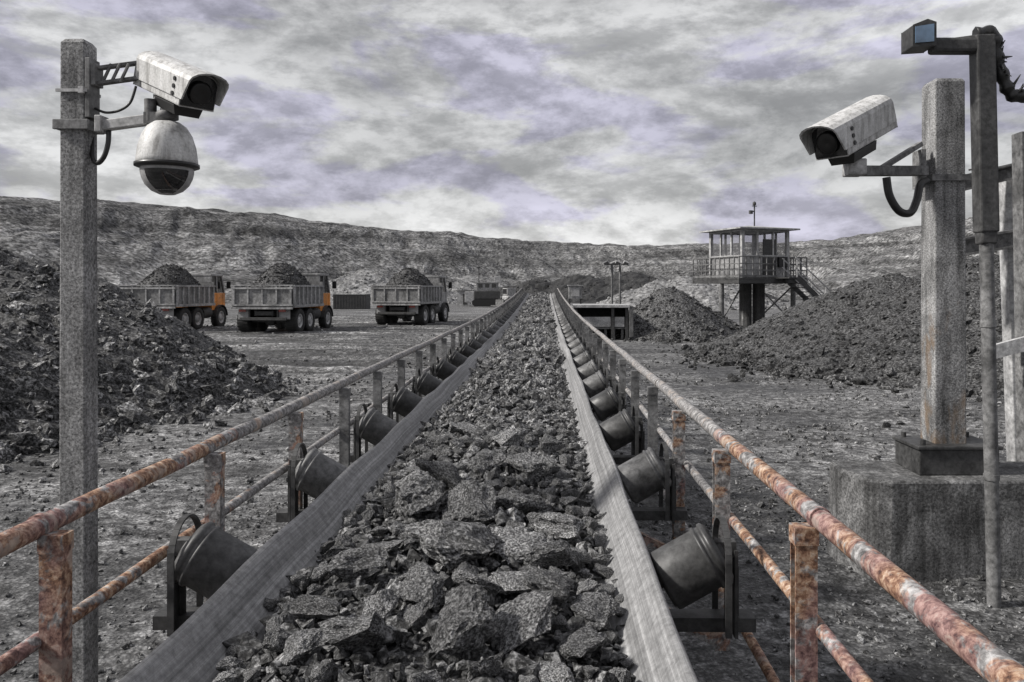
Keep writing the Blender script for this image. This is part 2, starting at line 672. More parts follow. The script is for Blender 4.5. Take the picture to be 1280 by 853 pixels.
# rock prototypes: convex hulls of random points
def hull(npts, flat=0.75, seed=0):
    rnd = random.Random(seed)
    bm = bmesh.new()
    for _ in range(npts):
        while True:
            p = Vector((rnd.uniform(-1, 1), rnd.uniform(-1, 1), rnd.uniform(-1, 1)))
            if 0.25 < p.length < 1:
                break
        p = p.normalized() * rnd.uniform(0.78, 1.0)
        bm.verts.new((p.x * 0.5, p.y * 0.5 * rnd.uniform(0.75, 1), p.z * 0.5 * flat))
    r = bmesh.ops.convex_hull(bm, input=bm.verts)
    bmesh.ops.delete(bm, geom=list({e for e in r["geom_interior"] + r["geom_unused"] if isinstance(e, bmesh.types.BMVert)}), context="VERTS")
    bmesh.ops.triangulate(bm, faces=bm.faces)
    bm.verts.ensure_lookup_table()
    V = np.array([v.co[:] for v in bm.verts])
    bm.verts.index_update()
    F = np.array([[v.index for v in f.verts] for f in bm.faces])
    bm.free()
    return V, F


PROTO = [hull(11, 0.7 + 0.03 * (k % 5), 100 + k) for k in range(16)]


def scatter(P, size):
    """random rocks at P (n,3) with given sizes -> V, F arrays"""
    n = len(P)
    kind = RNG.integers(0, len(PROTO), n)
    Vs, Fs, off = [], [], 0
    ang = RNG.uniform(0, 2 * math.pi, n)
    tx, ty = RNG.normal(0, 0.5, n), RNG.normal(0, 0.5, n)
    for k, (pv, pf) in enumerate(PROTO):
        idx = np.nonzero(kind == k)[0]
        if not len(idx):
            continue
        sc = size[idx][:, None] * RNG.uniform(0.7, 1.3, (len(idx), 3))
        v = pv[None] * sc[:, None, :]
        cx, sx = np.cos(tx[idx])[:, None], np.sin(tx[idx])[:, None]
        y, z = v[..., 1] * cx - v[..., 2] * sx, v[..., 1] * sx + v[..., 2] * cx
        v[..., 1], v[..., 2] = y, z
        cy, sy = np.cos(ty[idx])[:, None], np.sin(ty[idx])[:, None]
        x, z = v[..., 0] * cy + v[..., 2] * sy, -v[..., 0] * sy + v[..., 2] * cy
        v[..., 0], v[..., 2] = x, z
        ca, sa = np.cos(ang[idx])[:, None], np.sin(ang[idx])[:, None]
        x, y = v[..., 0] * ca - v[..., 1] * sa, v[..., 0] * sa + v[..., 1] * ca
        v[..., 0], v[..., 1] = x, y
        v += P[idx][:, None, :]
        m = len(pv)
        F = pf[None] + (off + np.arange(len(idx)) * m)[:, None, None]
        Vs.append(v.reshape(-1, 3))
        Fs.append(F.reshape(-1, 3))
        off += len(idx) * m
    return np.concatenate(Vs), np.concatenate(Fs)


# ------------------------------------------------------------------ ground
def ground_z(x, y):
    x, y = np.asarray(x, float), np.asarray(y, float)
    d = np.hypot(x, y)
    near = np.clip(1.3 - d / 60, 0.15, 1)
    z = 0.10 * fbm(x * 0.35, y * 0.35, 4, 3) * near + 0.035 * fbm(x * 2.2, y * 2.2, 3, 9) * near
    # wheel ruts that cross the truck yard
    w = np.clip((-x - 3.0) / 2, 0, 1) * np.clip((y - 16) / 5, 0, 1) * np.clip((75 - y) / 15, 0, 1)
    ru = np.sin((y + 0.10 * x + 1.6 * fbm(x * 0.06, y * 0.06, 2, 5)) * 2 * math.pi / 1.9)
    z = z + w * 0.11 * ru * (0.5 + vnoise(x * 0.1, y * 0.4, 7))
    return z - 0.02


def build_ground():
    xs = np.unique(np.concatenate([-np.geomspace(16, 1500, 40), np.arange(-16, 12, 0.12), np.geomspace(12, 1500, 40)]))
    ys = np.unique(np.concatenate([-np.geomspace(3, 300, 10), np.arange(-3, 22, 0.12), np.arange(22, 60, 0.3), np.geomspace(60, 2500, 50)]))
    X, Y = np.meshgrid(xs, ys, indexing="ij")
    V = np.stack([X, Y, ground_z(X, Y)], -1).reshape(-1, 3)
    o = np_mesh("ground", V, grid_faces(len(xs), len(ys)), M["ground"], smooth=True, quads=True)
    tag(o, kind="structure")


build_ground()

# hills: the pit wall that closes the view, its crest following the skyline
SKY_X = [-1400, -700, -300, 0, 75, 120, 200, 300, 400, 500, 560, 600, 700, 800, 880, 1000, 1060, 1148, 1260, 1500, 2000, 2700]
SKY_Y = [180, 225, 243, 247, 250, 247, 258, 264, 277, 288, 289, 297, 304, 307, 305, 303, 297, 283, 268, 250, 225, 180]


def build_hills():
    cols = np.concatenate([np.linspace(-1400, -60, 60), np.linspace(-55, 1330, 420), np.linspace(1340, 2700, 60)])
    u = (cols - 681) / 1000
    crest = np.interp(cols, SKY_X, SKY_Y)
    bx = [-1400, 0, 350, 700, 1000, 1300, 2700]
    Yb = np.interp(cols, bx, [45, 78, 105, 150, 125, 95, 50])
    Yc = np.interp(cols, bx, [110, 165, 225, 330, 270, 205, 110])
    H = EYE + (360 - crest) / 1000 * Yc
    t = np.concatenate([np.linspace(-0.05, 1.0, 110), np.linspace(1.03, 2.2, 16)])
    T, U = np.meshgrid(t, u, indexing="xy")
    YB, YC, HH = Yb[:, None], Yc[:, None], H[:, None]
    Y = YB + (YC - YB) * T
    X = U * Y
    # two benches: steep face, shelf, steep face
    tt = np.clip(T, 0, 1)
    wob = 0.05 * fbm(X * 0.02, Y * 0.005, 3, 21)
    q = np.clip(tt + 0.7 * wob * np.sin(tt * math.pi), 0, 1)
    prof = np.interp(q, [0, 0.10, 0.20, 0.33, 0.45, 0.58, 0.72, 0.82, 1.0], [0, 0.02, 0.22, 0.25, 0.52, 0.55, 0.86, 0.88, 1.0])
    Z = HH * prof
    side = np.abs(fbm(X * 0.055 + Z * 0.05, Y * 0.012, 5, 31, 0.6))
    amp = np.sin(np.clip(tt, 0, 1) * math.pi) ** 0.6
    Z = Z - amp * side * 5.0
    Z = Z + amp * 1.1 * fbm(X * 0.12, Y * 0.12, 4, 41)
    Z = Z + (0.35 + 0.5 * (T > 0.9)) * fbm(X * 0.25, Y * 0.06, 3, 51) * np.clip(tt * 3, 0, 1) * 1.1
    Z = np.where(T <= 0.0, -0.5, Z)
    V = np.stack([X, Y, Z], -1).reshape(-1, 3)
    o = np_mesh("hills", V, grid_faces(len(cols), len(t)), M["hills"], quads=True)
    tag(o, kind="structure")


build_hills()


# ------------------------------------------------------------------ heaps
def cone_field(cones, seed, amp):
    def h(x, y):
        x, y = np.asarray(x, float), np.asarray(y, float)
        z = np.full(x.shape, -5.0)
        for cx, cy, hh, sl in cones:
            d = np.hypot(x - cx, y - cy)
            z = np.maximum(z, hh - sl * (np.sqrt(d * d + 0.6) - 0.77))
        return z + amp * fbm(x * 0.45, y * 0.45, 4, seed) + amp * 0.35 * fbm(x * 1.9, y * 1.9, 3, seed + 5)
    return h


def heap(name, label, cones, box, res, mat, lumps, seed, amp=0.35, sizes=(0.09, 0.5), base=0.0, cat="coal pile", group=None):
    h = cone_field(cones, seed, amp)
    x0, x1, y0, y1 = box
    xs, ys = np.arange(x0, x1, res), np.arange(y0, y1, res)
    X, Y = np.meshgrid(xs, ys, indexing="ij")
    Z = h(X, Y) + RNG.normal(0, res * 0.10, X.shape)
    nx, ny = X.shape
    f = (Z > -0.25)
    keep = (f[:-1, :-1] | f[1:, :-1] | f[:-1, 1:] | f[1:, 1:]).ravel()
    V = np.stack([X, Y, np.maximum(Z, -0.4) + base], -1).reshape(-1, 3)
    F = grid_faces(nx, ny, keep)
    used = np.unique(F)
    remap = np.zeros(len(V), int)
    remap[used] = np.arange(len(used))
    V, F = V[used], remap[F]
    F = np.concatenate([F[:, [0, 1, 2]], F[:, [0, 2, 3]]])
    P = []
    while len(P) < lumps:
        x, y = RNG.uniform(x0, x1, lumps * 2), RNG.uniform(y0, y1, lumps * 2)
        z = h(x, y)
        cy = np.mean([c[1] for c in cones])
        front = RNG.random(len(x)) < np.where(y < cy + 2.5, 1.0, 0.25)
        ok = ((z > -0.12) | ((z > -0.75) & (RNG.random(len(x)) < 0.10))) & front
        P += list(np.stack([x, y, np.maximum(z, 0.0) + base], 1)[ok])
    P = np.array(P[:lumps])
    sz = sizes[0] * np.exp(RNG.normal(0, sizes[1], lumps)) * np.interp(P[:, 2], [0, 0.5, 1.6, 3.5], [1.45, 1.15, 0.9, 0.8])
    RV, RF = scatter(P, np.clip(sz, sizes[0] * 0.35, sizes[0] * 4.0))
    V2 = np.concatenate([V, RV])
    F2 = np.concatenate([F, RF + len(V)])
    cx, cy = cones[0][0], cones[0][1]
    o = np_mesh(name, V2 - np.array([cx, cy, 0]), F2, mat)
    o.location = (cx, cy, 0)
    tag(o, label, cat, group)
    return o


heap("coal_pile", "big dark pile of jagged coal lumps behind the left camera post", [(-11.3, 16.3, 3.15, 0.62), (-12.0, 13.0, 2.7, 0.56), (-16.5, 16.0, 4.2, 0.6), (-18, 11, 3.9, 0.6)],
     (-25, -4.2, 5.0, 24), 0.12, M["pile_left"], 13000, 61, 0.40, (0.14, 0.5))
heap("coal_pile", "broad long grey coal pile on the right, behind the concrete block", [(14.5, 24.5, 3.3, 0.40), (17.5, 22.0, 4.1, 0.43), (21, 20, 4.6, 0.42), (12.0, 27, 2.6, 0.42), (16, 29, 3.3, 0.42)],
     (3.8, 30, 10, 38), 0.14, M["pile_right"], 15000, 71, 0.30, (0.105, 0.5))
heap("coal_pile", "small dark coal heap between the far shed and the watchtower", [(5.6, 36.5, 2.15, 0.82), (7.0, 37.2, 1.35, 0.66), (4.6, 36.3, 1.2, 0.7)],
     (1.8, 10.5, 32, 42), 0.10, M["heap_coal"], 1500, 81, 0.18, (0.14, 0.4))
heap("spoil_heap", "long low dark spoil ridge in the distance above the far end of the conveyor", [(-2, 128, 3.4, 0.35), (6, 130, 4.4, 0.35), (14, 131, 4.9, 0.35), (24, 132, 4.2, 0.3)],
     (-16, 40, 112, 146), 0.5, M["pile_right"], 700, 94, 0.7, (0.4, 0.4), cat="spoil mound")
heap("spoil_heap", "pale sloping spoil mound far behind the truck with the grey cab", [(-26, 116, 5.0, 0.4), (-20, 118, 4.4, 0.4), (-13, 120, 3.0, 0.35)],
     (-44, 0, 100, 136), 0.5, M["spoil"], 700, 95, 0.7, (0.4, 0.4), cat="spoil mound")
heap("spoil_heap", "pale flat topped spoil mound behind the watchtower legs", [(12.5, 88, 2.9, 0.42), (15.5, 88, 3.3, 0.4), (18.5, 89, 3.1, 0.4), (21, 90, 2.2, 0.35)],
     (3, 31, 78, 100), 0.35, M["spoil"], 600, 91, 0.4, (0.3, 0.4), cat="spoil mound")


# ------------------------------------------------------------------ conveyor
LX, RX = -1.02, 0.36          # belt lips
LIP = EYE - 0.94
Y_END = 50.0


def rise(y):
    y = np.asarray(y, float)
    t = np.clip((y - 14) / 31, 0, 1.1)
    return 0.52 * t ** 1.7


def rz_(y):
    return float(rise(y))


YS = list(np.arange(-1.5, 14, 0.5)) + list(np.arange(14, Y_END + 0.1, 1.0))


def along(x, z, ys=YS):
    return [(x, y, z + rz_(y)) for y in ys]


conveyor = thing("belt_conveyor", "long troughed conveyor belt loaded with coal, running away between two handrails", "conveyor", (0, 0, 0))
sec = [(LX - 0.016, -0.006), (LX - 0.004, 0.004), (LX + 0.012, -0.004), (-0.965, -0.058), (-0.91, -0.12), (-0.80, -0.20), (-0.62, -0.25), (-0.33, -0.26), (-0.04, -0.25), (0.14, -0.20), (0.25, -0.12), (0.305, -0.058), (RX - 0.012, -0.004), (RX + 0.004, 0.004), (RX + 0.016, -0.006)]
ring = sec + [(x, z - 0.014) for x, z in reversed(sec)]
mb = MB()
nr = len(ring)
bys = list(np.arange(-1.5, 14, 0.25)) + list(np.arange(14, Y_END + 0.1, 0.5))
vs = [(x + 0.006 * math.sin(y * 1.7 + x), y, LIP + z + rz_(y) + 0.003 * math.sin(y * 2.6 + 3 * x) - 0.016 * math.sin(math.pi * (y - 2.92) / 1.32) ** 2) for y in bys for x, z in ring]
fs = [(i * nr + k, i * nr + (k + 1) % nr, (i + 1) * nr + (k + 1) % nr, (i + 1) * nr + k) for i in range(len(bys) - 1) for k in range(nr)]
mb.add(vs, fs, True)
mb.build("belt", M["belt"], conveyor)

for sx, f in ((-1.10, 1), (0.44, -1)):
    m = MB()
    for a, b in zip(YS[:-1], YS[1:]):
        m.channel((sx, a, 0.88 + rz_(a)), (sx, b, 0.88 + rz_(b)), 0.06, 0.16, 0.010, f)
    m.build("stringer", M["dark_steel"], conveyor)
# trestle legs
for k, y in enumerate(np.arange(1.0, Y_END, 4.2)):
    m = MB()
    h = 0.80 + rz_(y)
    for sx, ft in ((-1.10, -1.22), (0.44, 0.56)):
        m.beam((ft, y, -0.1), (sx, y, h), 0.08, 0.08, (0, 1, 0))
        m.box((ft, y, 0.02), (0.22, 0.22, 0.03))
    m.beam((-1.14, y, 0.38), (0.50, y, 0.38), 0.05, 0.05)
    m.beam((-1.18, y, 0.1), (0.44, y, h - 0.06), 0.04, 0.04, (0, 1, 0))
    m.build("trestle", M["dark_steel"], conveyor)


def drum(a, b, r, n=28):
    a, b = Vector(a), Vector(b)
    q = (b - a).to_track_quat("Z", "X").to_matrix().to_4x4()
    q.translation = a
    L = (b - a).length
    return MB().lathe([(0.018, -0.02), (0.018, 0.0), (r * 0.86, 0.0), (r * 0.86, 0.006), (r * 0.97, 0.008), (r, 0.016), (r, L - 0.062), (r + 0.007, L - 0.060), (r + 0.007, L - 0.050), (r, L - 0.048), (r, L - 0.034), (r + 0.008, L - 0.032), (r + 0.008, L - 0.018), (r * 0.985, L - 0.012), (r * 0.90, L - 0.004), (r * 0.88, L - 0.03), (r * 0.40, L - 0.03), (r * 0.38, L + 0.01), (0.02, L + 0.012), (0.018, L + 0.05)], n, q)


IDLER_Y = [2.92 + 1.32 * k for k in range(-3, 35)]
proto = {}
for k, y in enumerate(IDLER_Y):
    for sgn in (-1, 1):
        X = (lambda d: (RX + d) if sgn > 0 else (LX - d))
        if sgn not in proto:
            base = thing_loc = None
            # inner end just under the lip, outer end lifted: trough angle about 30 degrees
            a = Vector((X(0.062), 0, LIP - 0.115))
            b = Vector((X(0.268), 0, LIP + 0.002))
            br = MB()
            # foot beam across, upright, hoop strap round the outer end
            x_in, x_out = X(-0.30), X(0.40)
            br.beam((x_in, 0.06, 0.985), (x_out, 0.06, 0.985), 0.085, 0.05)
            xo = X(0.318)
            zc = LIP + 0.03
            br.box((xo, 0.0, (zc + 0.98) / 2 - 0.02), (0.012, 0.075, zc - 0.98))
            br.box((xo, 0.045, (zc + 0.98) / 2 - 0.05), (0.05, 0.012, zc - 1.08))
            pts = []
            for i in range(15):
                th = math.pi * i / 14
                pts.append(Vector((xo - sgn * 0.045, -0.122 * math.cos(th), zc - 0.035 + 0.122 * math.sin(th))))
            pts = [Vector((pts[0].x, pts[0].y, 1.0))] + pts + [Vector((pts[-1].x, pts[-1].y, 1.0))]
            for p, q in zip(pts[:-1], pts[1:]):
                br.beam(p, q, 0.022, 0.008, (0, 1, 0.3) if abs((q - p).normalized().z) < 0.7 else (0, 1, 0))
            br.box((X(0.285), 0.0, zc - 0.02), (0.07, 0.05, 0.055))
            io = br.build("idler", M["dark_steel"], conveyor)
            ro = drum(a, b, 0.108).build("roller", M["roller"], io)
            proto[sgn] = (io, ro)
        else:
            io = proto[sgn][0].copy()
            COL.objects.link(io)
            ro = proto[sgn][1].copy()
            COL.objects.link(ro)
            io.parent = conveyor
            ro.parent = io
        io.location = (0, y + random.uniform(-0.06, 0.06), rz_(y))
        io.rotation_euler = (0, 0, R(random.uniform(-2, 2)))
        ro.rotation_euler = (0, 0, 0)


# coal load on the belt
def bed_z(x, y):
    """height of the coal bed across the belt"""
    x, y = np.asarray(x, float), np.asarray(y, float)
    s = (x + 0.3325) / 0.58
    return LIP - 0.135 + 0.085 * (1 - np.clip(s * s, 0, 1.3)) + rise(y) + 0.05 * fbm(x * 3, y * 3, 3, 15) * np.clip(1.1 - np.abs(s), 0, 1)


def edge_wobble(y, seed):
    return 0.035 * fbm(y * 1.3, y * 0 + 0.5, 3, seed)


def build_load():
    ys = np.concatenate([np.arange(0.6, 8, 0.03), np.arange(8, 20, 0.08), np.arange(20, Y_END, 0.25)])
    s = np.linspace(-1, 1, 40)
    Sg, Y = np.meshgrid(s, ys, indexing="xy")
    half = 0.575 + edge_wobble(Y, 5)
    X = -0.3325 + Sg * half
    Z = bed_z(X, Y) - 0.035 + RNG.normal(0, 0.006, X.shape) * np.clip((0.9 - np.abs(Sg)) * 6, 0, 1) - 0.12 * np.clip((np.abs(Sg) - 0.86) / 0.14, 0, 1)
    V = np.stack([X, Y, Z], -1).transpose(1, 0, 2).reshape(-1, 3)
    F = grid_faces(len(s), len(ys))
    F = np.concatenate([F[:, [0, 1, 2]], F[:, [0, 2, 3]]])
    P, SZ = [], []
    for y0, y1, n, sz, sp in ((0.8, 5.0, 5200, 0.040, 0.50), (5, 10, 4200, 0.050, 0.50), (10, 20, 3000, 0.075, 0.5), (20, Y_END, 2600, 0.10, 0.5)):
        x = -0.3325 + RNG.uniform(-1.03, 1.03, n) * 0.59
        y = RNG.uniform(y0, y1, n)
        z = bed_z(x, y) - 0.02
        q = np.clip(sz * np.exp(RNG.normal(0, sp, n)), 0.012, sz * 3)
        P.append(np.stack([x, y, z + q * 0.15], 1))
        SZ.append(q)
    RV, RF = scatter(np.concatenate(P), np.concatenate(SZ))
    o = np_mesh("coal_load", np.concatenate([V, RV]), np.concatenate([F, RF + len(V)]), M["coal_bits"])
    tag(o, "bed of small broken coal riding along the conveyor belt", "coal", kind="stuff")


build_load()


def lump_mesh(k):
    rnd = random.Random(500 + k)
    V, F = hull(11 + k % 5, 0.66 + 0.05 * (k % 6), 900 + k)
    bm = bmesh.new()
    vv = [bm.verts.new(p) for p in V]
    for f in F:
        bm.faces.new([vv[i] for i in f])
    bmesh.ops.dissolve_limit(bm, angle_limit=R(8), verts=bm.verts, edges=bm.edges)
    bmesh.ops.triangulate(bm, faces=bm.faces)
    for _ in range(2):
        bmesh.ops.subdivide_edges(bm, edges=[e for e in bm.edges if e.calc_length() > 0.10], cuts=1, use_grid_fill=True)
        bmesh.ops.triangulate(bm, faces=bm.faces)
    bmesh.ops.smooth_vert(bm, verts=bm.verts, factor=0.10, use_axis_x=True, use_axis_y=True, use_axis_z=True)
    bmesh.ops.subdivide_edges(bm, edges=[e for e in bm.edges if e.calc_length() > 0.055], cuts=1, use_grid_fill=True)
    bmesh.ops.triangulate(bm, faces=bm.faces)
    bm.normal_update()
    off = Vector((k * 3.7, k * 1.3, 0))
    for v in bm.verts:
        p = v.co * 4.2 + off
        d = 0.060 * mnoise.noise(p) + 0.035 * mnoise.noise(p * 2.7) + 0.03 * mnoise.noise(p * 6.5)
        st = 0.018 * (round((v.co.z + 0.05 * mnoise.noise(p)) * 11) / 11 - v.co.z) * 4
        v.co += v.normal * (d + st)
    me = bpy.data.meshes.new("coal_lump")
    bm.to_mesh(me)
    bm.free()
    me.materials.append(M["coal"])
    return me


LUMPS = [lump_mesh(k) for k in range(24)]

BIG = [  # photo-measured place and width of the boulders that stand out, with a label of their own where it helps
    (452, 716, 92, "large pale flat faced coal lump near the left edge of the load"),
    (572, 696, 118, "widest flat coal slab in the middle of the belt"),
    (648, 688, 84, None), (512, 638, 96, None), (588, 646, 88, None), (545, 610, 70, None), (600, 586, 66, None),
    (660, 592, 62, None), (652, 632, 70, None), (440, 808, 100, None), (560, 806, 116, None), (650, 790, 92, None), (520, 752, 84, None),
    (604, 742, 70, None), (690, 744, 90, None), (738, 752, 70, None), (694, 700, 70, None), (398, 768, 70, None), (380, 812, 64, None), (722, 800, 76, None),
    (476, 690, 58, None), (640, 740, 62, None), (700, 660, 60, None), (470, 770, 64, None), (420, 690, 54, None), (640, 560, 48, None), (585, 540, 46, None), (690, 560, 40, None),
]
placed = []
LG = "loose coal lumps on the conveyor belt"
LABEL = "rough dark coal lump lying loose among others on the moving belt load"


def put_lump(x, y, size, label, flat=1.0, sink=0.25, slab=False):
    o = bpy.data.objects.new("coal_lump", LUMPS[len(placed) % len(LUMPS)])
    COL.objects.link(o)
    z = float(bed_z(x, y))
    o.location = (x, y, z + size * (0.28 - sink) * flat + 0.01)
    o.scale = (size * random.uniform(1.0, 1.25), size * random.uniform(0.85, 1.1), size * random.uniform(0.85, 1.1) * flat)
    o.rotation_euler = (random.uniform(-0.1, 0.35) if slab else random.uniform(-0.6, 0.6), random.uniform(-0.45, 0.45), random.uniform(0, 6.28))
    tag(o, label, "coal lump", LG)
    placed.append((x, y, size))
    return o


for px, py, w, lab in BIG:
    Y = 0.99 * 1000 / (py - 360)
    X = (px - 681) / 1000 * Y
    put_lump(X, Y, w / 1000 * Y * 1.18, lab or LABEL, 0.62, 0.08, True)
tries = 0
while len(placed) < 300 and tries < 60000:
    tries += 1
    f = tries / 60000
    y = 1.55 + 4.2 * random.random() ** 1.25
    x = -0.3325 + random.uniform(-1, 1) * 0.60
    s = random.uniform(0.09, 0.14) if tries < 500 else random.uniform(0.045, 0.095)
    edge = abs(x + 0.3325) / 0.58
    if edge > 0.85:
        s = min(s, 0.09)
    if all((x - a) ** 2 + (y - b) ** 2 > (0.40 * (s + c)) ** 2 for a, b, c in placed):
        put_lump(x, y, s, LABEL, 0.9, 0.2)
# ------------------------------------------------------------------ handrails
POST_Y = [1.06 * k for k in range(-3, 45)]
TOP, MID, LOW = EYE - 0.655, EYE - 0.965, EYE - 1.34


def handrail(x, label, side):
    y_first = 2.20 if side < 0 else 2.27
    t = thing("handrail", label, "handrail", (x, 0, 0))
    for nm, z, r, mt in (("top_rail", TOP, 0.030, "rail_rust"), ("middle_rail", MID, 0.021, "rail_rust"), ("bottom_rail", LOW, 0.019, "post_rust")):
        path = [(random.uniform(-0.004, 0.004), y, z + rz_(y) + random.uniform(-0.004, 0.004)) for y in YS]
        m = MB().tube(path, r, 14)
        if nm == "top_rail":
            for y in (q + y_first for q in POST_Y[::3]):
                if y < Y_END:
                    m.tube([(0, y - 0.012, z + rz_(y)), (0, y + 0.012, z + rz_(y))], r + 0.004, 14)
        m.build(nm, M[mt], t)
    m = MB()
    ox = -side * 0.045
    for py in (2.33,):
        zt, zb = TOP - 0.024, 0.70
        m.channel((ox, 0, zb), (ox, 0, zt), 0.062, 0.05, 0.006, 1, (0, 1, 0))
        m.box((ox, 0, zt - 0.02), (0.068, 0.056, 0.05))
        m.beam((ox, 0.0, 0.73), (-side * 0.40, 0.0, 0.90), 0.05, 0.05)
    p0 = m.build("post", M["post_rust"], t)
    for k, y in enumerate(q + y_first for q in POST_Y):
        if y > Y_END - 1:
            break
        p = p0 if k == 0 else p0.copy()
        if k:
            COL.objects.link(p)
            p.parent = t
        p.location = (0, y, rz_(y))
    return t


# the post material is read in the post's own space, so near posts get the rusty version and far ones the dusty one
hl = handrail(-1.39, "rusted tube handrail running along the left side of the conveyor", -1)
hr = handrail(0.78, "rusted tube handrail running along the right side of the conveyor", 1)
grey_post = m_metal("dusty_post", 0.15, 0.6, 0.7, 0.0, 30)
rust_post = m_rust("rusted_post", 30, 0.0)
mixed_post = m_rust("mixed_post", -0.15, 0.0)
for h in (hl, hr):
    pm = {}
    for c in [c for c in h.children if c.name.startswith("post")]:
        y = c.location.y
        key = "rust" if y < 2.6 else ("mix" if y < 5 else "grey")
        if key not in pm:
            me = c.data.copy()
            me.materials[0] = {"rust": rust_post, "mix": mixed_post, "grey": grey_post}[key]
            pm[key] = me
        c.data = pm[key]

# ------------------------------------------------------------------ gravel
def build_gravel():
    P, SZ = [], []
    for x0, x1, y0, y1, n, sz in ((-8, -1.3, 2.2, 9, 9000, 0.026), (0.6, 5.5, 1.8, 9, 9000, 0.026), (-14, -2, 9, 24, 7000, 0.045), (0.9, 10, 9, 24, 7500, 0.042), (-1.3, 0.8, 1.2, 12, 1200, 0.04),
                                 (-30, -2, 24, 50, 2500, 0.09), (1.5, 14, 24, 50, 1800, 0.09)):
        x, y = RNG.uniform(x0, x1, n), RNG.uniform(y0, y1, n)
        keep = fbm(x * 0.5, y * 0.5, 3, 77) > RNG.normal(-0.02, 0.16, n)
        x, y = x[keep], y[keep]
        q = np.clip(sz * np.exp(RNG.normal(0, 0.55, len(x))), 0.012, sz * 4.5)
        P.append(np.stack([x, y, ground_z(x, y) + q * 0.1], 1))
        SZ.append(q)
    V, F = scatter(np.concatenate(P), np.concatenate(SZ))
    o = np_mesh("gravel", V, F, M["gravel"])
    tag(o, "loose gravel and stone chips strewn over the muddy ground", "gravel", kind="stuff")


build_gravel()


# ------------------------------------------------------------------ trucks
def wheel(parent, x, y, r, w, side, rim_mat):
    """wheel whose outer face looks to side (+1 = +x)"""
    wo = bpy.data.objects.new("wheel", None)
    COL.objects.link(wo)
    wo.parent = parent
    wo.location = (x, y, r)
    q = Matrix.Rotation(R(90) * side, 4, "Y")
    m = MB().lathe([(r * 0.56, -w / 2), (r * 0.93, -w / 2), (r, -w / 2 + 0.05), (r, w / 2 - 0.05), (r * 0.93, w / 2), (r * 0.62, w / 2), (r * 0.56, w / 2 - 0.03), (r * 0.56, -w / 2)], 28, q)
    for k in range(22):
        a = 2 * math.pi * k / 22
        rot = Matrix.Rotation(a, 3, "X")
        m.box(rot @ Vector((0, 0, r + 0.004)), (w * 0.94, 0.075, 0.02), rot)
    m.build("tyre", M["tyre"], wo)
    m = MB().lathe([(0.06, w * 0.44), (0.17, w * 0.42), (0.19, w * 0.12), (r * 0.42, w * 0.05), (r * 0.48, w * 0.40), (r * 0.585, w * 0.46), (r * 0.585, w * 0.30)], 24, q)
    for k in range(8):
        a = 2 * math.pi * k / 8
        m.tube([q @ Vector((0.24 * math.cos(a), 0.24 * math.sin(a), w * 0.08)), q @ Vector((0.24 * math.cos(a), 0.24 * math.sin(a), w * 0.20))], 0.025, 6)
    m.build("rim", M[rim_mat], wo)
    return wo


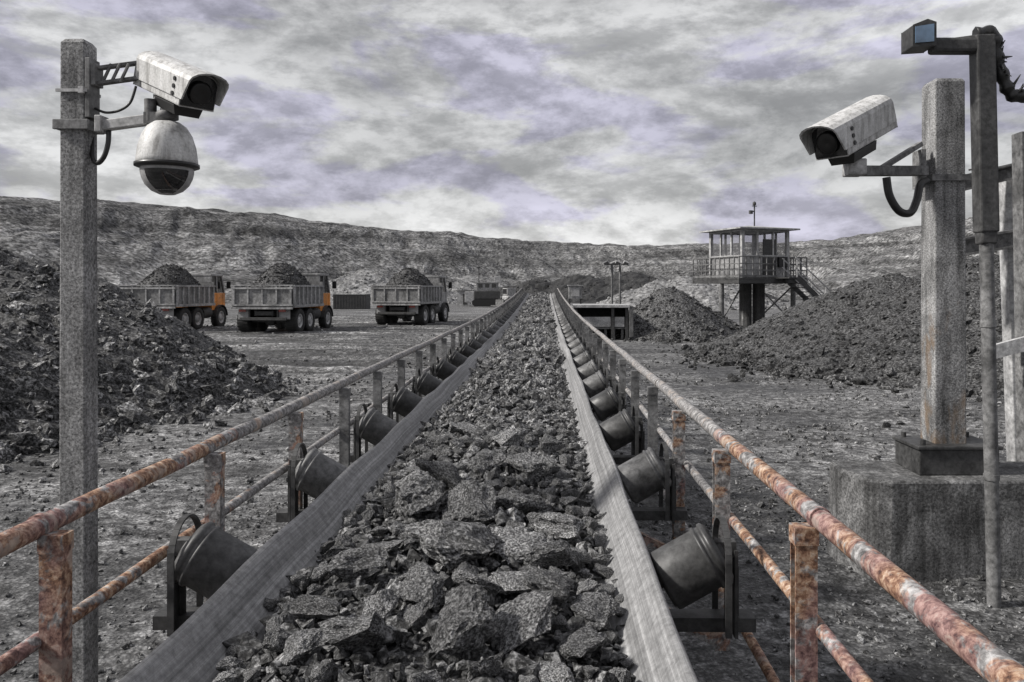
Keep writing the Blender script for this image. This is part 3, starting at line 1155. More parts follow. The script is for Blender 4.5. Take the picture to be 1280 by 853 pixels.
def make_truck(loc, rz, label, cab_mat, heap_label, seed):
    t = thing("dump_truck", label, "truck", loc, rz, "loaded dump trucks in the yard")
    Wd, Lb = 3.0, 3.9
    zf, zt = 1.32, 2.28
    m = MB()
    for s in (-1, 1):
        m.beam((s * 0.42, 0.15, 0.98), (s * 0.42, 5.5, 0.98), 0.09, 0.26)
    for y in (0.2, 1.4, 2.7, 3.9):
        m.box((0, y, 0.98), (0.84, 0.12, 0.2))
    m.box((0, 0.08, 0.72), (2.3, 0.10, 0.14))
    for s in (-0.7, 0.7):
        m.box((s, 0.13, 0.95), (0.08, 0.08, 0.42))
    m.box((0, 1.0, 0.62), (2.0, 0.2, 0.2))
    m.box((0, 2.3, 0.62), (2.0, 0.2, 0.2))
    m.lathe([(0.05, -0.28), (0.26, -0.2), (0.26, 0.2), (0.05, 0.28)], 14, Matrix.Translation((0, 1.0, 0.62)) @ Matrix.Rotation(R(90), 4, "X"))
    m.tube([(1.05, 3.15, 0.86), (1.05, 4.05, 0.86)], 0.30, 16)
    m.tube([(-1.05, 3.15, 0.86), (-1.05, 4.05, 0.86)], 0.30, 16)
    m.build("chassis", M["dark_steel"], t, 0.01)
    # cargo box: floor, headboard, two sides with stakes, tailgate on its own
    m = MB()
    m.box((0, Lb / 2, zf), (Wd, Lb, 0.10))
    m.box((0, Lb - 0.03, (zf + zt) / 2 + 0.12), (Wd, 0.06, zt - zf + 0.24))
    for s in (-1, 1):
        m.box((s * (Wd / 2 - 0.03), Lb / 2 + 0.03, (zf + zt) / 2), (0.05, Lb - 0.10, zt - zf))
    m.build("cargo_box", M["truck_panel"], t)
    for s in (-1, 1):
        m = MB()
        x = s * (Wd / 2 + 0.02)
        for k in range(8):
            y = 0.12 + k * (Lb - 0.24) / 7
            m.box((x, y, (zf + zt) / 2), (0.07, 0.10 if k % 2 else 0.14, zt - zf - 0.02))
        m.box((x, Lb / 2, zt + 0.01), (0.12, Lb, 0.09))
        m.box((x, Lb / 2, zf + 0.0), (0.10, Lb, 0.13))
        m.build("side_frame", M["truck_rib"], t)
    m = MB()
    m.box((0, 0.02, (zf + zt) / 2 - 0.02), (Wd - 0.12, 0.05, zt - zf - 0.04))
    tg = m.build("tailgate", M["truck_panel"], t)
    m = MB()
    for k in range(5):
        x = -Wd / 2 + 0.10 + k * (Wd - 0.2) / 4
        m.box((x, -0.03, (zf + zt) / 2 + 0.02), (0.09 if k in (0, 4) else 0.07, 0.06, zt - zf))
    m.box((0, -0.034, zt - 0.10), (Wd, 0.07, 0.08))
    m.box((0, -0.034, zt + 0.04), (Wd, 0.07, 0.05))
    m.box((0, -0.036, zf + 0.06), (Wd, 0.07, 0.07))
    m.box((0, -0.036, zf - 0.09), (Wd, 0.08, 0.09))
    m.build("gate_frame", M["truck_rib"], tg)
    # cab
    cb = MB()
    prof = [(4.15, 0.98), (5.62, 0.98), (5.70, 1.25), (5.68, 1.92), (4.15, 1.92)]
    cb.add([(x, y, z) for x in (-1.25, 1.25) for y, z in prof], [tuple(range(5)), tuple(range(9, 4, -1))] + [(k, (k + 1) % 5, 5 + (k + 1) % 5, 5 + k) for k in range(5)])
    for s in (-1, 1):
        cb.box((s * 1.262, 4.72, 1.45), (0.02, 0.035, 0.86))
        cb.box((s * 1.262, 5.42, 1.42), (0.02, 0.03, 0.92))
    cab = cb.build("cab", M[cab_mat], t, 0.03)
    m = MB()
    for s in (-1, 1):
        for a, b in (((4.19, 1.9), (4.19, 2.86)), ((4.78, 1.9), (4.78, 2.86)), ((5.64, 1.9), (5.38, 2.84))):
            m.beam((s * 1.21, a[0], a[1]), (s * 1.18, b[0], b[1]), 0.09, 0.09, (0, 1, 0))
    m.box((0, 4.80, 2.90), (2.5, 1.36, 0.12))
    m.box((0, 4.17, 2.40), (2.4, 0.06, 0.92))
    m.build("cab_frame", M["grey_paint"], cab, 0.02)
    for s in (-1, 1):
        m = MB()
        m.add([(s * 1.20, 4.24, 1.93), (s * 1.20, 5.60, 1.93), (s * 1.17, 5.37, 2.83), (s * 1.17, 4.24, 2.83)], [(0, 1, 2, 3)])
        m.build("window", M["dark_glass"], cab)
    m = MB().box((0, 5.53, 2.40), (2.2, 0.03, 0.92), Matrix.Rotation(R(16), 3, "X"))
    m.build("windscreen", M["dark_glass"], cab)
    for s in (-1, 1):
        m = MB()
        m.tube([(s * 1.22, 5.5, 2.62), (s * 1.50, 5.62, 2.60), (s * 1.50, 5.62, 2.2)], 0.018, 8)
        m.box((s * 1.50, 5.60, 2.36), (0.22, 0.07, 0.40))
        m.build("mirror", M["black_plastic"], cab, 0.015)
    # wheels, guards, flaps, lamps
    for y in (1.0, 2.30):
        for s in (-1, 1):
            wheel(t, s * 1.20, y, 0.60, 0.55, s, "rim")
    for s in (-1, 1):
        wheel(t, s * 1.22, 4.98, 0.58, 0.36, s, "rim")
        m = MB()
        pts = [Vector((s * 1.2, 4.98 + 0.68 * math.cos(a), 0.58 + 0.68 * math.sin(a))) for a in np.linspace(0.1, math.pi - 0.1, 12)]
        for p, q in zip(pts[:-1], pts[1:]):
            m.beam(p, q, 0.46, 0.03, (0, 0.3, 1))
        m.build("mudguard", M["dark_steel"], t)
        m = MB().box((s * 1.0, 0.20, 0.93), (0.56, 0.02, 0.46))
        m.build("mud_flap", M["grey_plastic"], t)
        m = MB().box((s * 0.98, 0.0, 1.12), (0.34, 0.06, 0.12))
        m.build("tail_lamp", M["tail_lamp"], t, 0.01)
    # coal heaped on the box, lying loose in it
    rs = np.random.default_rng(seed)
    nx, ny = 44, 56
    xs, ys = np.linspace(-Wd / 2 + 0.07, Wd / 2 - 0.07, nx), np.linspace(0.07, Lb - 0.09, ny)
    X, Y = np.meshgrid(xs, ys, indexing="ij")
    d = np.sqrt(((X - 0.05) / 1.43) ** 2 + ((Y - Lb * 0.54) / 1.9) ** 2)
    top = 1.32
    Z = zt - 0.10 + top * (0.55 * np.clip(1.0 - d * d, 0, 1) + 0.45 * np.clip(1.02 - np.sqrt(d * d + 0.03), 0, 1)) + 0.12 * fbm(X * 1.6 + seed, Y * 1.6, 4, seed) * np.clip(1.3 - d, 0, 1)
    V = np.stack([X, Y, Z], -1).reshape(-1, 3)
    F = grid_faces(nx, ny)
    F = np.concatenate([F[:, [0, 1, 2]], F[:, [0, 2, 3]]])
    n = 900
    i = rs.integers(0, nx - 1, n) * ny + rs.integers(0, ny - 1, n)
    P = V[i] + np.array([0, 0, 0.01])
    RV, RF = scatter(P, np.clip(0.11 * np.exp(rs.normal(0, 0.4, n)), 0.05, 0.3))
    RV[:, 0] = np.clip(RV[:, 0], -1.43, 1.43)
    RV[:, 1] = np.clip(RV[:, 1], 0.06, Lb - 0.08)
    o = np_mesh("coal_heap", np.concatenate([V, RV]), np.concatenate([F, RF + len(V)]), M["heap_coal"])
    o.location = loc
    o.rotation_euler = (0, 0, rz)
    tag(o, heap_label, "coal heap", "coal heaped on the trucks")
    return t


def at(px, Y):
    return (px - 681) / 1000 * Y


make_truck((at(183, 39.4), 39.4, 0), R(-4), "grey dump truck with orange cab, partly behind the left coal pile", "orange_paint", "coal heap in the truck partly behind the left coal pile", 3)
make_truck((at(328, 38.0), 38.0, 0), R(-5), "grey dump truck with orange cab, second in the row of three", "orange_paint", "coal heap in the truck standing second in the row", 4)
make_truck((at(495, 46.5), 46.5, 0), R(-11), "grey dump truck with grey cab, nearest to the conveyor", "grey_paint", "coal heap in the truck with the grey cab", 5)


# ------------------------------------------------------------------ watchtower
def watchtower():
    th = R(22)
    a = 2.75
    corner = Vector((at(928, 40.0), 40.0, 0))
    r, l = Vector((math.cos(th), math.sin(th), 0)), Vector((-math.sin(th), math.cos(th), 0))
    ctr = corner + (r + l) * a / 2
    t = thing("watchtower", "raised watchtower cabin with railed platform, outside stair and rooftop mast", "tower", ctr, th)
    zp, zs, zt = 2.72, 3.78, 5.15
    h = a / 2
    e = h + 0.72
    m = MB()
    m.box((0, 0, zp - 0.06), (2 * e, 2 * e, 0.10))
    for s in (-1, 1):
        m.beam((-e, s * (e - 0.06), zp - 0.21), (e, s * (e - 0.06), zp - 0.21), 0.10, 0.18)
        m.beam((s * (e - 0.06), -e + 0.12, zp - 0.21), (s * (e - 0.06), e - 0.12, zp - 0.21), 0.10, 0.18)
    for k in (-0.7, 0.7):
        m.beam((-e + 0.12, k, zp - 0.20), (e - 0.12, k, zp - 0.20), 0.12, 0.16)
    m.build("platform", M["dark_steel"], t)
    # twin pier under the cabin and slim corner legs
    for dx in (-0.34, 0.34):
        m = MB().lathe([(0.34, -0.2), (0.34, 0.10), (0.30, 0.12), (0.30, zp - 0.36), (0.34, zp - 0.32), (0.34, zp - 0.295)], 18, Matrix.Translation((dx + 0.30, 0.1 - dx * 0.3, 0)))
        for k in range(10):
            an = 2 * math.pi * k / 10
            m.box((dx + 0.30 + 0.302 * math.cos(an), 0.1 - dx * 0.3 + 0.302 * math.sin(an), zp / 2 - 0.1), (0.03, 0.03, zp - 0.55))
        m.build("pier", M["dark_steel"], t)
    for dx, dy in ((-e + 0.15, -0.4), (e - 0.2, e - 0.25), (e - 0.2, -e + 0.9)):
        m = MB().tube([(dx, dy, -0.2), (dx, dy, zp - 0.30)], 0.13, 12)
        m.box((dx, dy, 0.16), (0.46, 0.46, 0.36))
        m.build("leg", M["mid_steel"], t)
    m = MB()
    m.beam((-e + 0.15, -0.4, 0.5), (-0.35, 0.0, zp - 0.35), 0.06, 0.06)
    m.beam((e - 0.2, -e + 0.9, 0.4), (e - 0.2, e - 0.25, zp - 0.35), 0.06, 0.06)
    m.beam((e - 0.2, -e + 0.9, zp - 0.40), (e - 0.2, e - 0.25, 0.4), 0.06, 0.06, (0, 1, 0))
    m.build("bracing", M["mid_steel"], t)
    # railing round the platform
    m = MB()
    pts = [(-e + 0.04, -e + 0.04), (e - 0.04, -e + 0.04), (e - 0.04, e - 0.04), (-e + 0.04, e - 0.04)]
    for i in range(4):
        p, q = Vector(pts[i]), Vector(pts[(i + 1) % 4])
        n = 10
        for k in range(n):
            w = p + (q - p) * k / n
            if i == 0 and k in (6, 7):
                continue
            m.beam((w.x, w.y, zp - 0.1), (w.x, w.y, zp + 1.02), 0.045, 0.045, (0, 1, 0))
        for hz in (1.02, 0.68, 0.36, 0.06):
            if i == 0:
                g0, g1 = p + (q - p) * 0.55, p + (q - p) * 0.74
                m.beam((p.x, p.y, zp + hz), (g0.x, g0.y, zp + hz), 0.04, 0.045 if hz > 0.1 else 0.10)
                m.beam((g1.x, g1.y, zp + hz), (q.x, q.y, zp + hz), 0.04, 0.045 if hz > 0.1 else 0.10)
            else:
                m.beam((p.x, p.y, zp + hz), (q.x, q.y, zp + hz), 0.04, 0.045 if hz > 0.1 else 0.10)
    m.build("railing", M["mid_steel"], t)
    # cabin: parapet walls, corner posts and mullions, panes between
    m = MB()
    for s in (-1, 1):
        m.box((0, s * (h - 0.04), (zp + zs) / 2), (a - 0.02, 0.07, zs - zp - 0.02))
        m.box((s * (h - 0.04), 0, (zp + zs) / 2), (0.07, a - 0.16, zs - zp - 0.02))
    wall = m.build("wall", M["grey_paint"], t)
    m = MB()
    for sx in (-1, 1):
        for sy in (-1, 1):
            m.box((sx * h, sy * h, (zp + zt) / 2), (0.16, 0.16, zt - zp))
    for s in (-1, 1):
        for k in (-0.47, 0.47):
            m.box((k * 1.0, s * h, (zs + zt) / 2), (0.09, 0.10, zt - zs - 0.14))
            m.box((s * h, k * 1.0, (zs + zt) / 2), (0.10, 0.09, zt - zs - 0.14))
        for z in (zs + 0.03, zt - 0.06):
            m.box((0, s * h, z), (a - 0.16, 0.13, 0.09))
            m.box((s * h, 0, z), (0.13, a - 0.16, 0.09))
    m.build("window_frame", M["pale_steel"], wall)
    for s in (-1, 1):
        for k in (-0.9, 0, 0.9):
            w_ = 0.80
            MB().box((k, s * (h - 0.015), (zs + zt) / 2), (w_, 0.012, zt - zs - 0.20)).build("window", M["window_glass"], wall)
            MB().box((s * (h - 0.015), k, (zs + zt) / 2), (0.012, w_, zt - zs - 0.20)).build("window", M["window_glass"], wall)
    m = MB().box((0.25, -h - 0.02, zp + 0.98), (0.78, 0.05, 1.92))
    d = m.build("door", M["dark_steel"], t)
    MB().box((0.52, -h - 0.07, zp + 0.95), (0.05, 0.06, 0.16)).build("handle", M["pale_steel"], d)
    MB().box((1.0, -h - 0.10, zp + 0.80), (0.52, 0.16, 0.52)).build("equipment_box", M["black_plastic"], t)
    m = MB()
    m.box((0.3, 0.2, zp + 0.62), (1.2, 0.6, 1.0))
    m.build("desk", M["mid_steel"], t)
    # roof: thin slab with low hip
    o = h + 0.46
    m = MB()
    m.box((0, 0, zt + 0.03), (2 * o, 2 * o, 0.07))
    m.add([(-o, -o, zt + 0.068), (o, -o, zt + 0.068), (o, o, zt + 0.068), (-o, o, zt + 0.068), (0, 0, zt + 0.30)], [(0, 1, 4), (1, 2, 4), (2, 3, 4), (3, 0, 4)])
    m.box((0, 0, zt - 0.02), (a + 0.1, a + 0.1, 0.03))
    roof = m.build("roof", M["pale_steel"], t)
    m = MB()
    m.tube([(0.0, -0.5, zt + 0.2), (0.0, -0.5, 6.45)], 0.035, 8)
    m.box((-0.16, -0.5, 6.15), (0.24, 0.06, 0.06))
    m.box((-0.22, -0.5, 6.10), (0.16, 0.14, 0.18))
    m.tube([(-0.14, -0.5, 6.42), (0.14, -0.5, 6.42)], 0.025, 6)
    m.lathe([(0.02, 6.44), (0.09, 6.48), (0.09, 6.60), (0.02, 6.66)], 10, Matrix.Translation((0, -0.5, 0)))
    m.build("mast", M["dark_steel"], t)
    # stair along the front, going down to the right
    m = MB()
    y0, y1 = -e - 0.06, -e - 1.05
    top = Vector((0.55, 0, zp))
    run = Vector((4.1, 0, -0.05))
    for y in (y0, y1):
        m.beam((top.x, y, top.z), (run.x, y, run.z), 0.05, 0.24, (0, 0, 1))
    n = 13
    for k in range(n):
        f = (k + 0.5) / n
        p = top.lerp(run, f)
        m.box((p.x, (y0 + y1) / 2, p.z + 0.02), (0.27, 0.95, 0.04))
    m.box((0.35, (y0 + y1) / 2, zp - 0.03), (0.6, 1.05, 0.06))
    for f in (0.35, 0.7):
        p = top.lerp(run, f)
        for y in (y0, y1):
            m.beam((p.x, y, -0.1), (p.x, y, p.z - 0.05), 0.09, 0.09, (0, 1, 0))
        m.beam((p.x, y0, 0.2), (p.x, y1, p.z - 0.2), 0.05, 0.05)
    st = m.build("stair", M["dark_steel"], t)
    for y in (y0, y1):
        m = MB()
        for hh in (0.95, 0.50):
            m.beam((top.x - 0.1, y, top.z + hh), (run.x, y, run.z + hh), 0.045, 0.045)
        for k in range(5):
            p = top.lerp(run, k / 4)
            m.beam((p.x, y, p.z), (p.x, y, p.z + 0.95), 0.04, 0.04, (0, 1, 0))
        m.build("stair_rail", M["pale_steel"], st)


watchtower()


# ------------------------------------------------------------------ far shed, masts, cabinet, machines
def shed():
    Y = 33.8
    x0, x1 = at(717, Y), at(790, Y)
    w = x1 - x0
    t = thing("loading_shed", "low open fronted shed with flat pale roof edge beside the far conveyor", "shed", ((x0 + x1) / 2, Y, 0))
    m = MB()
    m.box((-0.06, 0.9, 1.42), (w - 0.1, 2.1, 0.12))
    m.build("roof", M["pale_steel"], t, 0.01)
    for x in (-w / 2 + 0.08, 0.42, w / 2 - 0.22):
        MB().box((x, 0.02, 0.66), (0.12, 0.12, 1.38)).build("post", M["dark_steel"], t)
    MB().box((w / 2 - 0.04, -0.05, 0.78), (0.16, 0.16, 1.3)).build("post", M["mid_steel"], t)
    m = MB()
    m.box((0, 1.9, 0.68), (w - 0.14, 0.08, 1.36))
    for s in (-1, 1):
        m.box((s * (w / 2 - 0.16), 1.0, 0.68), (0.07, 1.7, 1.34))
    m.build("wall", M["dark_steel"], t)
    for a, b in ((-w / 2 + 0.16, 0.34), (0.50, w / 2 - 0.32)):
        MB().box(((a + b) / 2, 0.05, 0.76), (b - a, 0.05, 0.42)).build("front_panel", M["pale_steel"], t)
    m = MB()
    m.box((-0.1, 0.2, 0.49), (w - 0.3, 0.3, 0.06))
    for k in range(6):
        m.box((-w / 2 + 0.3 + k * (w - 0.7) / 5, 0.18, 0.2), (0.10, 0.10, 0.52))
    m.build("bench", M["mid_steel"], t)


shed()

for px, lab in ((765, "left one of two slim floodlight masts behind the far shed"), (775, "right one of two slim floodlight masts behind the far shed")):
    Y = 38.0 if px == 765 else 38.3
    t = thing("floodlight_mast", lab, "floodlight mast", (at(px, Y), Y, 0), 0, "floodlight masts behind the shed")
    MB().tube([(0, 0, -0.1), (0, 0, 3.35)], [0.07, 0.05], 10).build("pole", M["mid_steel"], t)
    m = MB()
    m.tube([(-0.34, 0, 3.32), (0.34, 0, 3.32)], 0.03, 8)
    m.build("crossarm", M["dark_steel"], t)
    for s in (-1, 1):
        hd = MB().box((s * 0.30, -0.05, 3.38), (0.30, 0.22, 0.16), Matrix.Rotation(R(s * 25), 3, "Y")).build("lamp_head", M["pale_steel"], t, 0.02)
        MB().box((s * 0.30 + s * -0.02, -0.165, 3.36), (0.22, 0.012, 0.11), Matrix.Rotation(R(s * 25), 3, "Y")).build("lens", M["dark_glass"], hd)


def cabinet():
    Y = 43.5
    t = thing("control_cabinet", "small pale control cabinet on legs at the far end of the right handrail", "cabinet", (at(719, Y), Y, 0))
    m = MB().box((0, 0, 1.95), (0.72, 0.6, 0.70))
    b = m.build("body", M["grey_paint"], t, 0.02)
    MB().box((0, -0.312, 1.95), (0.44, 0.02, 0.44)).build("door", M["pale_steel"], b, 0.01)
    MB().box((0, 0, 2.33), (0.86, 0.74, 0.05)).build("roof", M["pale_steel"], t)
    for sx in (-1, 1):
        for sy in (-1, 1):
            MB().box((sx * 0.3, sy * 0.24, 0.78), (0.07, 0.07, 1.66)).build("leg", M["dark_steel"], t)


cabinet()


def far_machine():
    Y = 96
    t = thing("mining_machine", "dark tracked mining machine with railed deck and mast in the distance", "mining machine", (at(608, Y), Y, 0), R(4))
    for s in (-1, 1):
        m = MB()
        prof = [(-1.7, 0.25), (-1.4, 0.0), (1.4, 0.0), (1.7, 0.25), (1.7, 0.6), (1.4, 0.85), (-1.4, 0.85), (-1.7, 0.6)]
        m.prism(prof, s * 0.9 - 0.3, s * 0.9 + 0.3)
        m.build("track", M["tyre"], t)
    MB().box((0.1, 0, 1.35), (3.1, 2.2, 0.95)).build("hull", M["dark_steel"], t, 0.05)
    m = MB()
    m.box((0.15, 0, 2.35), (2.6, 1.9, 0.95))
    up = m.build("deck_house", M["grey_paint"], t, 0.04)
    for x in (-0.7, 0.1, 0.9):
        MB().box((x, -0.965, 2.45), (0.5, 0.03, 0.42)).build("window", M["dark_glass"], up)
    m = MB()
    for x in np.linspace(-1.5, 1.6, 7):
        m.beam((x, -1.1, 2.8), (x, -1.1, 3.35), 0.05, 0.05, (0, 1, 0))
    m.beam((-1.5, -1.1, 3.35), (1.6, -1.1, 3.35), 0.06, 0.06)
    m.beam((-1.5, -1.1, 3.06), (1.6, -1.1, 3.06), 0.05, 0.05)
    m.box((0, -0.9, 2.82), (3.3, 0.5, 0.06))
    m.build("railing", M["pale_steel"], t)
    MB().box((1.35, 0.2, 3.2), (0.8, 1.2, 0.8)).build("cab", M["pale_steel"], t, 0.03)
    m = MB().tube([(-0.9, 0, 2.8), (-0.9, 0, 4.6)], 0.06, 8)
    m.box((-0.9, 0, 4.62), (0.4, 0.2, 0.2))
    m.build("mast", M["dark_steel"], t)
    MB().box((-2.0, -0.4, 1.1), (1.1, 1.2, 1.3)).build("counterweight", M["pale_steel"], t, 0.05)


far_machine()


def loader():
    Y = 90
    t = thing("wheel_loader", "small pale wheel loader parked beside the far mining machine", "loader", (at(640, Y), Y, 0), R(-60))
    MB().box((0, 0.2, 0.95), (1.5, 2.2, 0.75)).build("body", M["pale_steel"], t, 0.12)
    m = MB().box((0, -0.35, 1.75), (1.2, 1.1, 0.85))
    cb = m.build("cab", M["grey_paint"], t, 0.06)
    MB().box((0, -0.915, 1.80), (0.95, 0.02, 0.55)).build("window", M["dark_glass"], cb)
    MB().box((-0.61, -0.35, 1.80), (0.02, 0.8, 0.55)).build("window", M["dark_glass"], cb)
    for y in (-0.7, 0.9):
        for s in (-1, 1):
            wheel(t, s * 0.85, y, 0.55, 0.4, s, "rim")
    m = MB().prism([(-0.95, 0.15), (0.95, 0.15), (0.95, 0.25), (-0.95, 0.25)], -2.2, -1.5)
    m.box((0, -1.55, 0.5), (1.9, 0.08, 0.75))
    m.build("bucket", M["mid_steel"], t)
    m = MB()
    for s in (-0.4, 0.4):
        m.beam((s, -1.5, 0.6), (s, -0.3, 1.1), 0.14, 0.2)
    m.build("lift_arm", M["mid_steel"], t)


loader()

m = MB().box((0, 0, 0.75), (3.4, 2.2, 1.5))
for k in range(12):
    m.box((-1.6 + k * 0.29, -1.11, 0.75), (0.10, 0.05, 1.3))
t = thing("storage_container", "low dark ribbed container standing between the second and third truck", "container", (at(440, 84), 84, 0))
m.build("body", M["dark_steel"], t)
MB().box((0, 0, 1.54), (3.5, 2.3, 0.07)).build("roof", M["pale_steel"], t)
t = thing("site_hut", "pale square site hut behind the truck with grey cab", "hut", (at(580, 99), 99, 0))
MB().box((0, 0, 0.9), (1.5, 1.5, 1.8)).build("wall", M["pale_steel"], t)
MB().box((0, 0, 1.86), (1.8, 1.8, 0.10)).build("roof", M["mid_steel"], t)
MB().box((0.2, -0.76, 0.8), (0.5, 0.03, 1.3)).build("door", M["dark_steel"], t)


# ------------------------------------------------------------------ surveillance cameras
def hull_profile(w, h, n=8, wall=None):
    """camera housing seen from the front: flat sides, arched top"""
    pts = [(-w / 2, -h / 2), (w / 2, -h / 2), (w / 2, h * 0.22)]
    for k in range(1, n):
        a = math.pi * k / n
        pts.append((w / 2 * math.cos(a), h * 0.22 + h * 0.28 * math.sin(a)))
    pts.append((-w / 2, h * 0.22))
    return pts


def cctv_housing(t, mat4, k=1.0):
    """box camera looking along local -y of mat4, parts parented to t"""
    w, h, L = 0.145 * k, 0.140 * k, 0.40 * k
    T = mat4
    body = MB().prism(hull_profile(w * 0.90, h * 0.92), -L * 0.44, L * 0.5, T).build("housing", M["white_housing"], t, 0.006 * k)
    # sunshield: arched shell that reaches past the front glass
    outer, inner = hull_profile(w, h), hull_profile(w - 0.012 * k, h - 0.012 * k)
    m = MB()
    out = outer[1:] + [outer[0]]
    inn = inner[1:] + [inner[0]]
    out = [(x, max(z, -h * 0.30)) for x, z in out]
    inn = [(x, max(z, -h * 0.30)) for x, z in inn]
    n = len(out)
    fr = lambda z: -L * 0.5 - 0.055 * k * max(0.0, (z + h * 0.30) / (h * 0.8))
    vs = []
    for x, z in out:
        vs += [T @ Vector((x, fr(z), z + 0.006 * k)), T @ Vector((x, L * 0.47, z + 0.006 * k))]
    for x, z in inn:
        vs += [T @ Vector((x, fr(z), z + 0.006 * k)), T @ Vector((x, L * 0.47, z + 0.006 * k))]
    fs = []
    for i in range(n - 1):
        a, b, c, d = 2 * i, 2 * i + 2, 2 * n + 2 * i, 2 * n + 2 * i + 2
        fs += [(a, b, b + 1, a + 1), (c + 1, d + 1, d, c), (a, c, d, b), (a + 1, b + 1, d + 1, c + 1)]
    fs += [(0, 1, 2 * n + 1, 2 * n), (2 * n - 2, 4 * n - 2, 4 * n - 1, 2 * n - 1)]
    m.add(vs, fs)
    m.build("sunshield", M["white_housing"], t)
    MB().prism([(x * 0.93, z * 0.93) for x, z in hull_profile(w * 0.9, h * 0.9)], -L * 0.452, -L * 0.437, T).build("front_glass", M["dark_glass"], t)
    m = MB().lathe([(0.035 * k, 0), (0.042 * k, 0.012 * k), (0.034 * k, 0.016 * k), (0.0, 0.010 * k)], 20, T @ Matrix.Translation((0, -L * 0.45, -0.005 * k)) @ Matrix.Rotation(R(90), 4, "X"))
    m.build("lens", M["black_plastic"], t)
    for s in (-1, 1):
        for q in range(3):
            mm = T @ Matrix.Translation((s * (w / 2 + 0.0005), -L * 0.34, -0.028 * k + q * 0.026 * k)) @ Matrix.Rotation(R(90), 4, "Y")
            MB().lathe([(0.008 * k, -0.004 * k), (0.008 * k, 0.004 * k)], 10, mm).build("vent", M["black_plastic"], body)
    m = MB()
    m.prism([(-0.045 * k, -h / 2 - 0.035 * k), (0.045 * k, -h / 2 - 0.035 * k), (0.055 * k, -h / 2 + 0.002), (-0.055 * k, -h / 2 + 0.002)], -L * 0.30, L * 0.12, T)
    m.build("base_rail", M["black_plastic"], t, 0.004)


def look(p, direction):
    d = Vector(direction).normalized()
    y = -d
    x = y.cross(Vector((0, 0, 1))).normalized()
    z = x.cross(y)
    mt = Matrix((x, y, z)).transposed().to_4x4()
    mt.translation = p
    return mt


# left post
PX0, PX1, PY0, PY1 = -2.182, -2.072, 3.60, 3.705
POST_TOP = EYE + 0.313 * 3.6
t = thing("camera_post", "tall square concrete post standing behind the left handrail", "post", ((PX0 + PX1) / 2, (PY0 + PY1) / 2, 0))
wx, wy = PX1 - PX0, PY1 - PY0
m = MB()
vs = []
for z, g in ((-0.3, 0.006), (POST_TOP - 0.02, 0.0), (POST_TOP, -0.014)):
    for a, b in ((-1, -1), (1, -1), (1, 1), (-1, 1)):
        vs.append((a * (wx / 2 + g), b * (wy / 2 + g), z))
m.add(vs, [(3, 2, 1, 0)] + [(i * 4 + k, i * 4 + (k + 1) % 4, i * 4 + 4 + (k + 1) % 4, i * 4 + 4 + k) for i in range(2) for k in range(4)] + [(8, 9, 10, 11)])
m.build("shaft", M["post_concrete"], t, 0.006)


def py_z(py, Y):
    return EYE + (360 - py) / 1000 * Y


YC = 3.64
t = thing("surveillance_camera", "white bullet camera with sunshield on bracket of the left post", "security camera", (PX1, YC, py_z(100, YC)))
o0 = Vector(t.location)
hc = Vector((at(221, 3.60), 3.60, py_z(102, 3.6)))
cctv_housing(t, Matrix.Translation(-o0) @ look(hc, (0.74, -0.60, -0.36)), 1.22)
m = MB()
zu = py_z(95, YC)
m.box(Vector((PX1 + 0.014, YC, py_z(112, YC))) - o0, (0.022, 0.085, 0.27))
m.box(Vector((PX1 + 0.034, YC, zu)) - o0, (0.02, 0.075, 0.10))
for dz in (-0.036, 0.034):
    m.beam(Vector((PX1 + 0.04, YC, zu + dz)) - o0, Vector((hc.x - 0.13, YC + 0.05, zu + dz + 0.05)) - o0, 0.035, 0.016)
for k in range(3):
    x = PX1 + 0.06 + k * 0.04
    m.beam(Vector((x, YC, zu - 0.03)) - o0, Vector((x + 0.04, YC, zu + 0.055)) - o0, 0.012, 0.012, (0, 1, 0))
m.build("wall_bracket", M["mid_steel"], t, 0.003)
m = MB()
zb = py_z(116, YC)
m.box(Vector(((PX0 + PX1) / 2, PY0 - 0.006, zb)) - o0, (wx + 0.03, 0.006, 0.014))
m.box(Vector((PX1 + 0.008, (PY0 + PY1) / 2, zb)) - o0, (0.006, wy + 0.02, 0.014))
m.box(Vector((PX1 - 0.006, PY0 - 0.014, zb)) - o0, (0.022, 0.016, 0.030))
m.build("strap", M["pale_steel"], t)


def px3(px, py, Y):
    return Vector((at(px, Y), Y, py_z(py, Y)))


def smooth_path(pts, n=8):
    out = []
    P = [pts[0]] + pts + [pts[-1]]
    for i in range(1, len(P) - 2):
        for k in range(n):
            u = k / n
            a, b, c, d = P[i - 1], P[i], P[i + 1], P[i + 2]
            out.append(0.5 * ((2 * b) + (c - a) * u + (2 * a - 5 * b + 4 * c - d) * u * u + (3 * b - a - 3 * c + d) * u ** 3))
    out.append(pts[-1])
    return out


MB().tube([p - o0 for p in smooth_path([px3(170, 108, 3.64), px3(163, 128, 3.63), px3(150, 138, 3.62), px3(133, 141, 3.62), px3(119, 136, 3.64)])], 0.006, 8).build("cable", M["black_plastic"], t)
m = MB()
m.tube([px3(190, 134, 3.6) - o0, px3(197, 118, 3.6) - o0], 0.008, 8)
m.tube([px3(205, 142, 3.6) - o0, px3(208, 118, 3.6) - o0], 0.018, 10)
m.build("mounting_foot", M["mid_steel"], t)

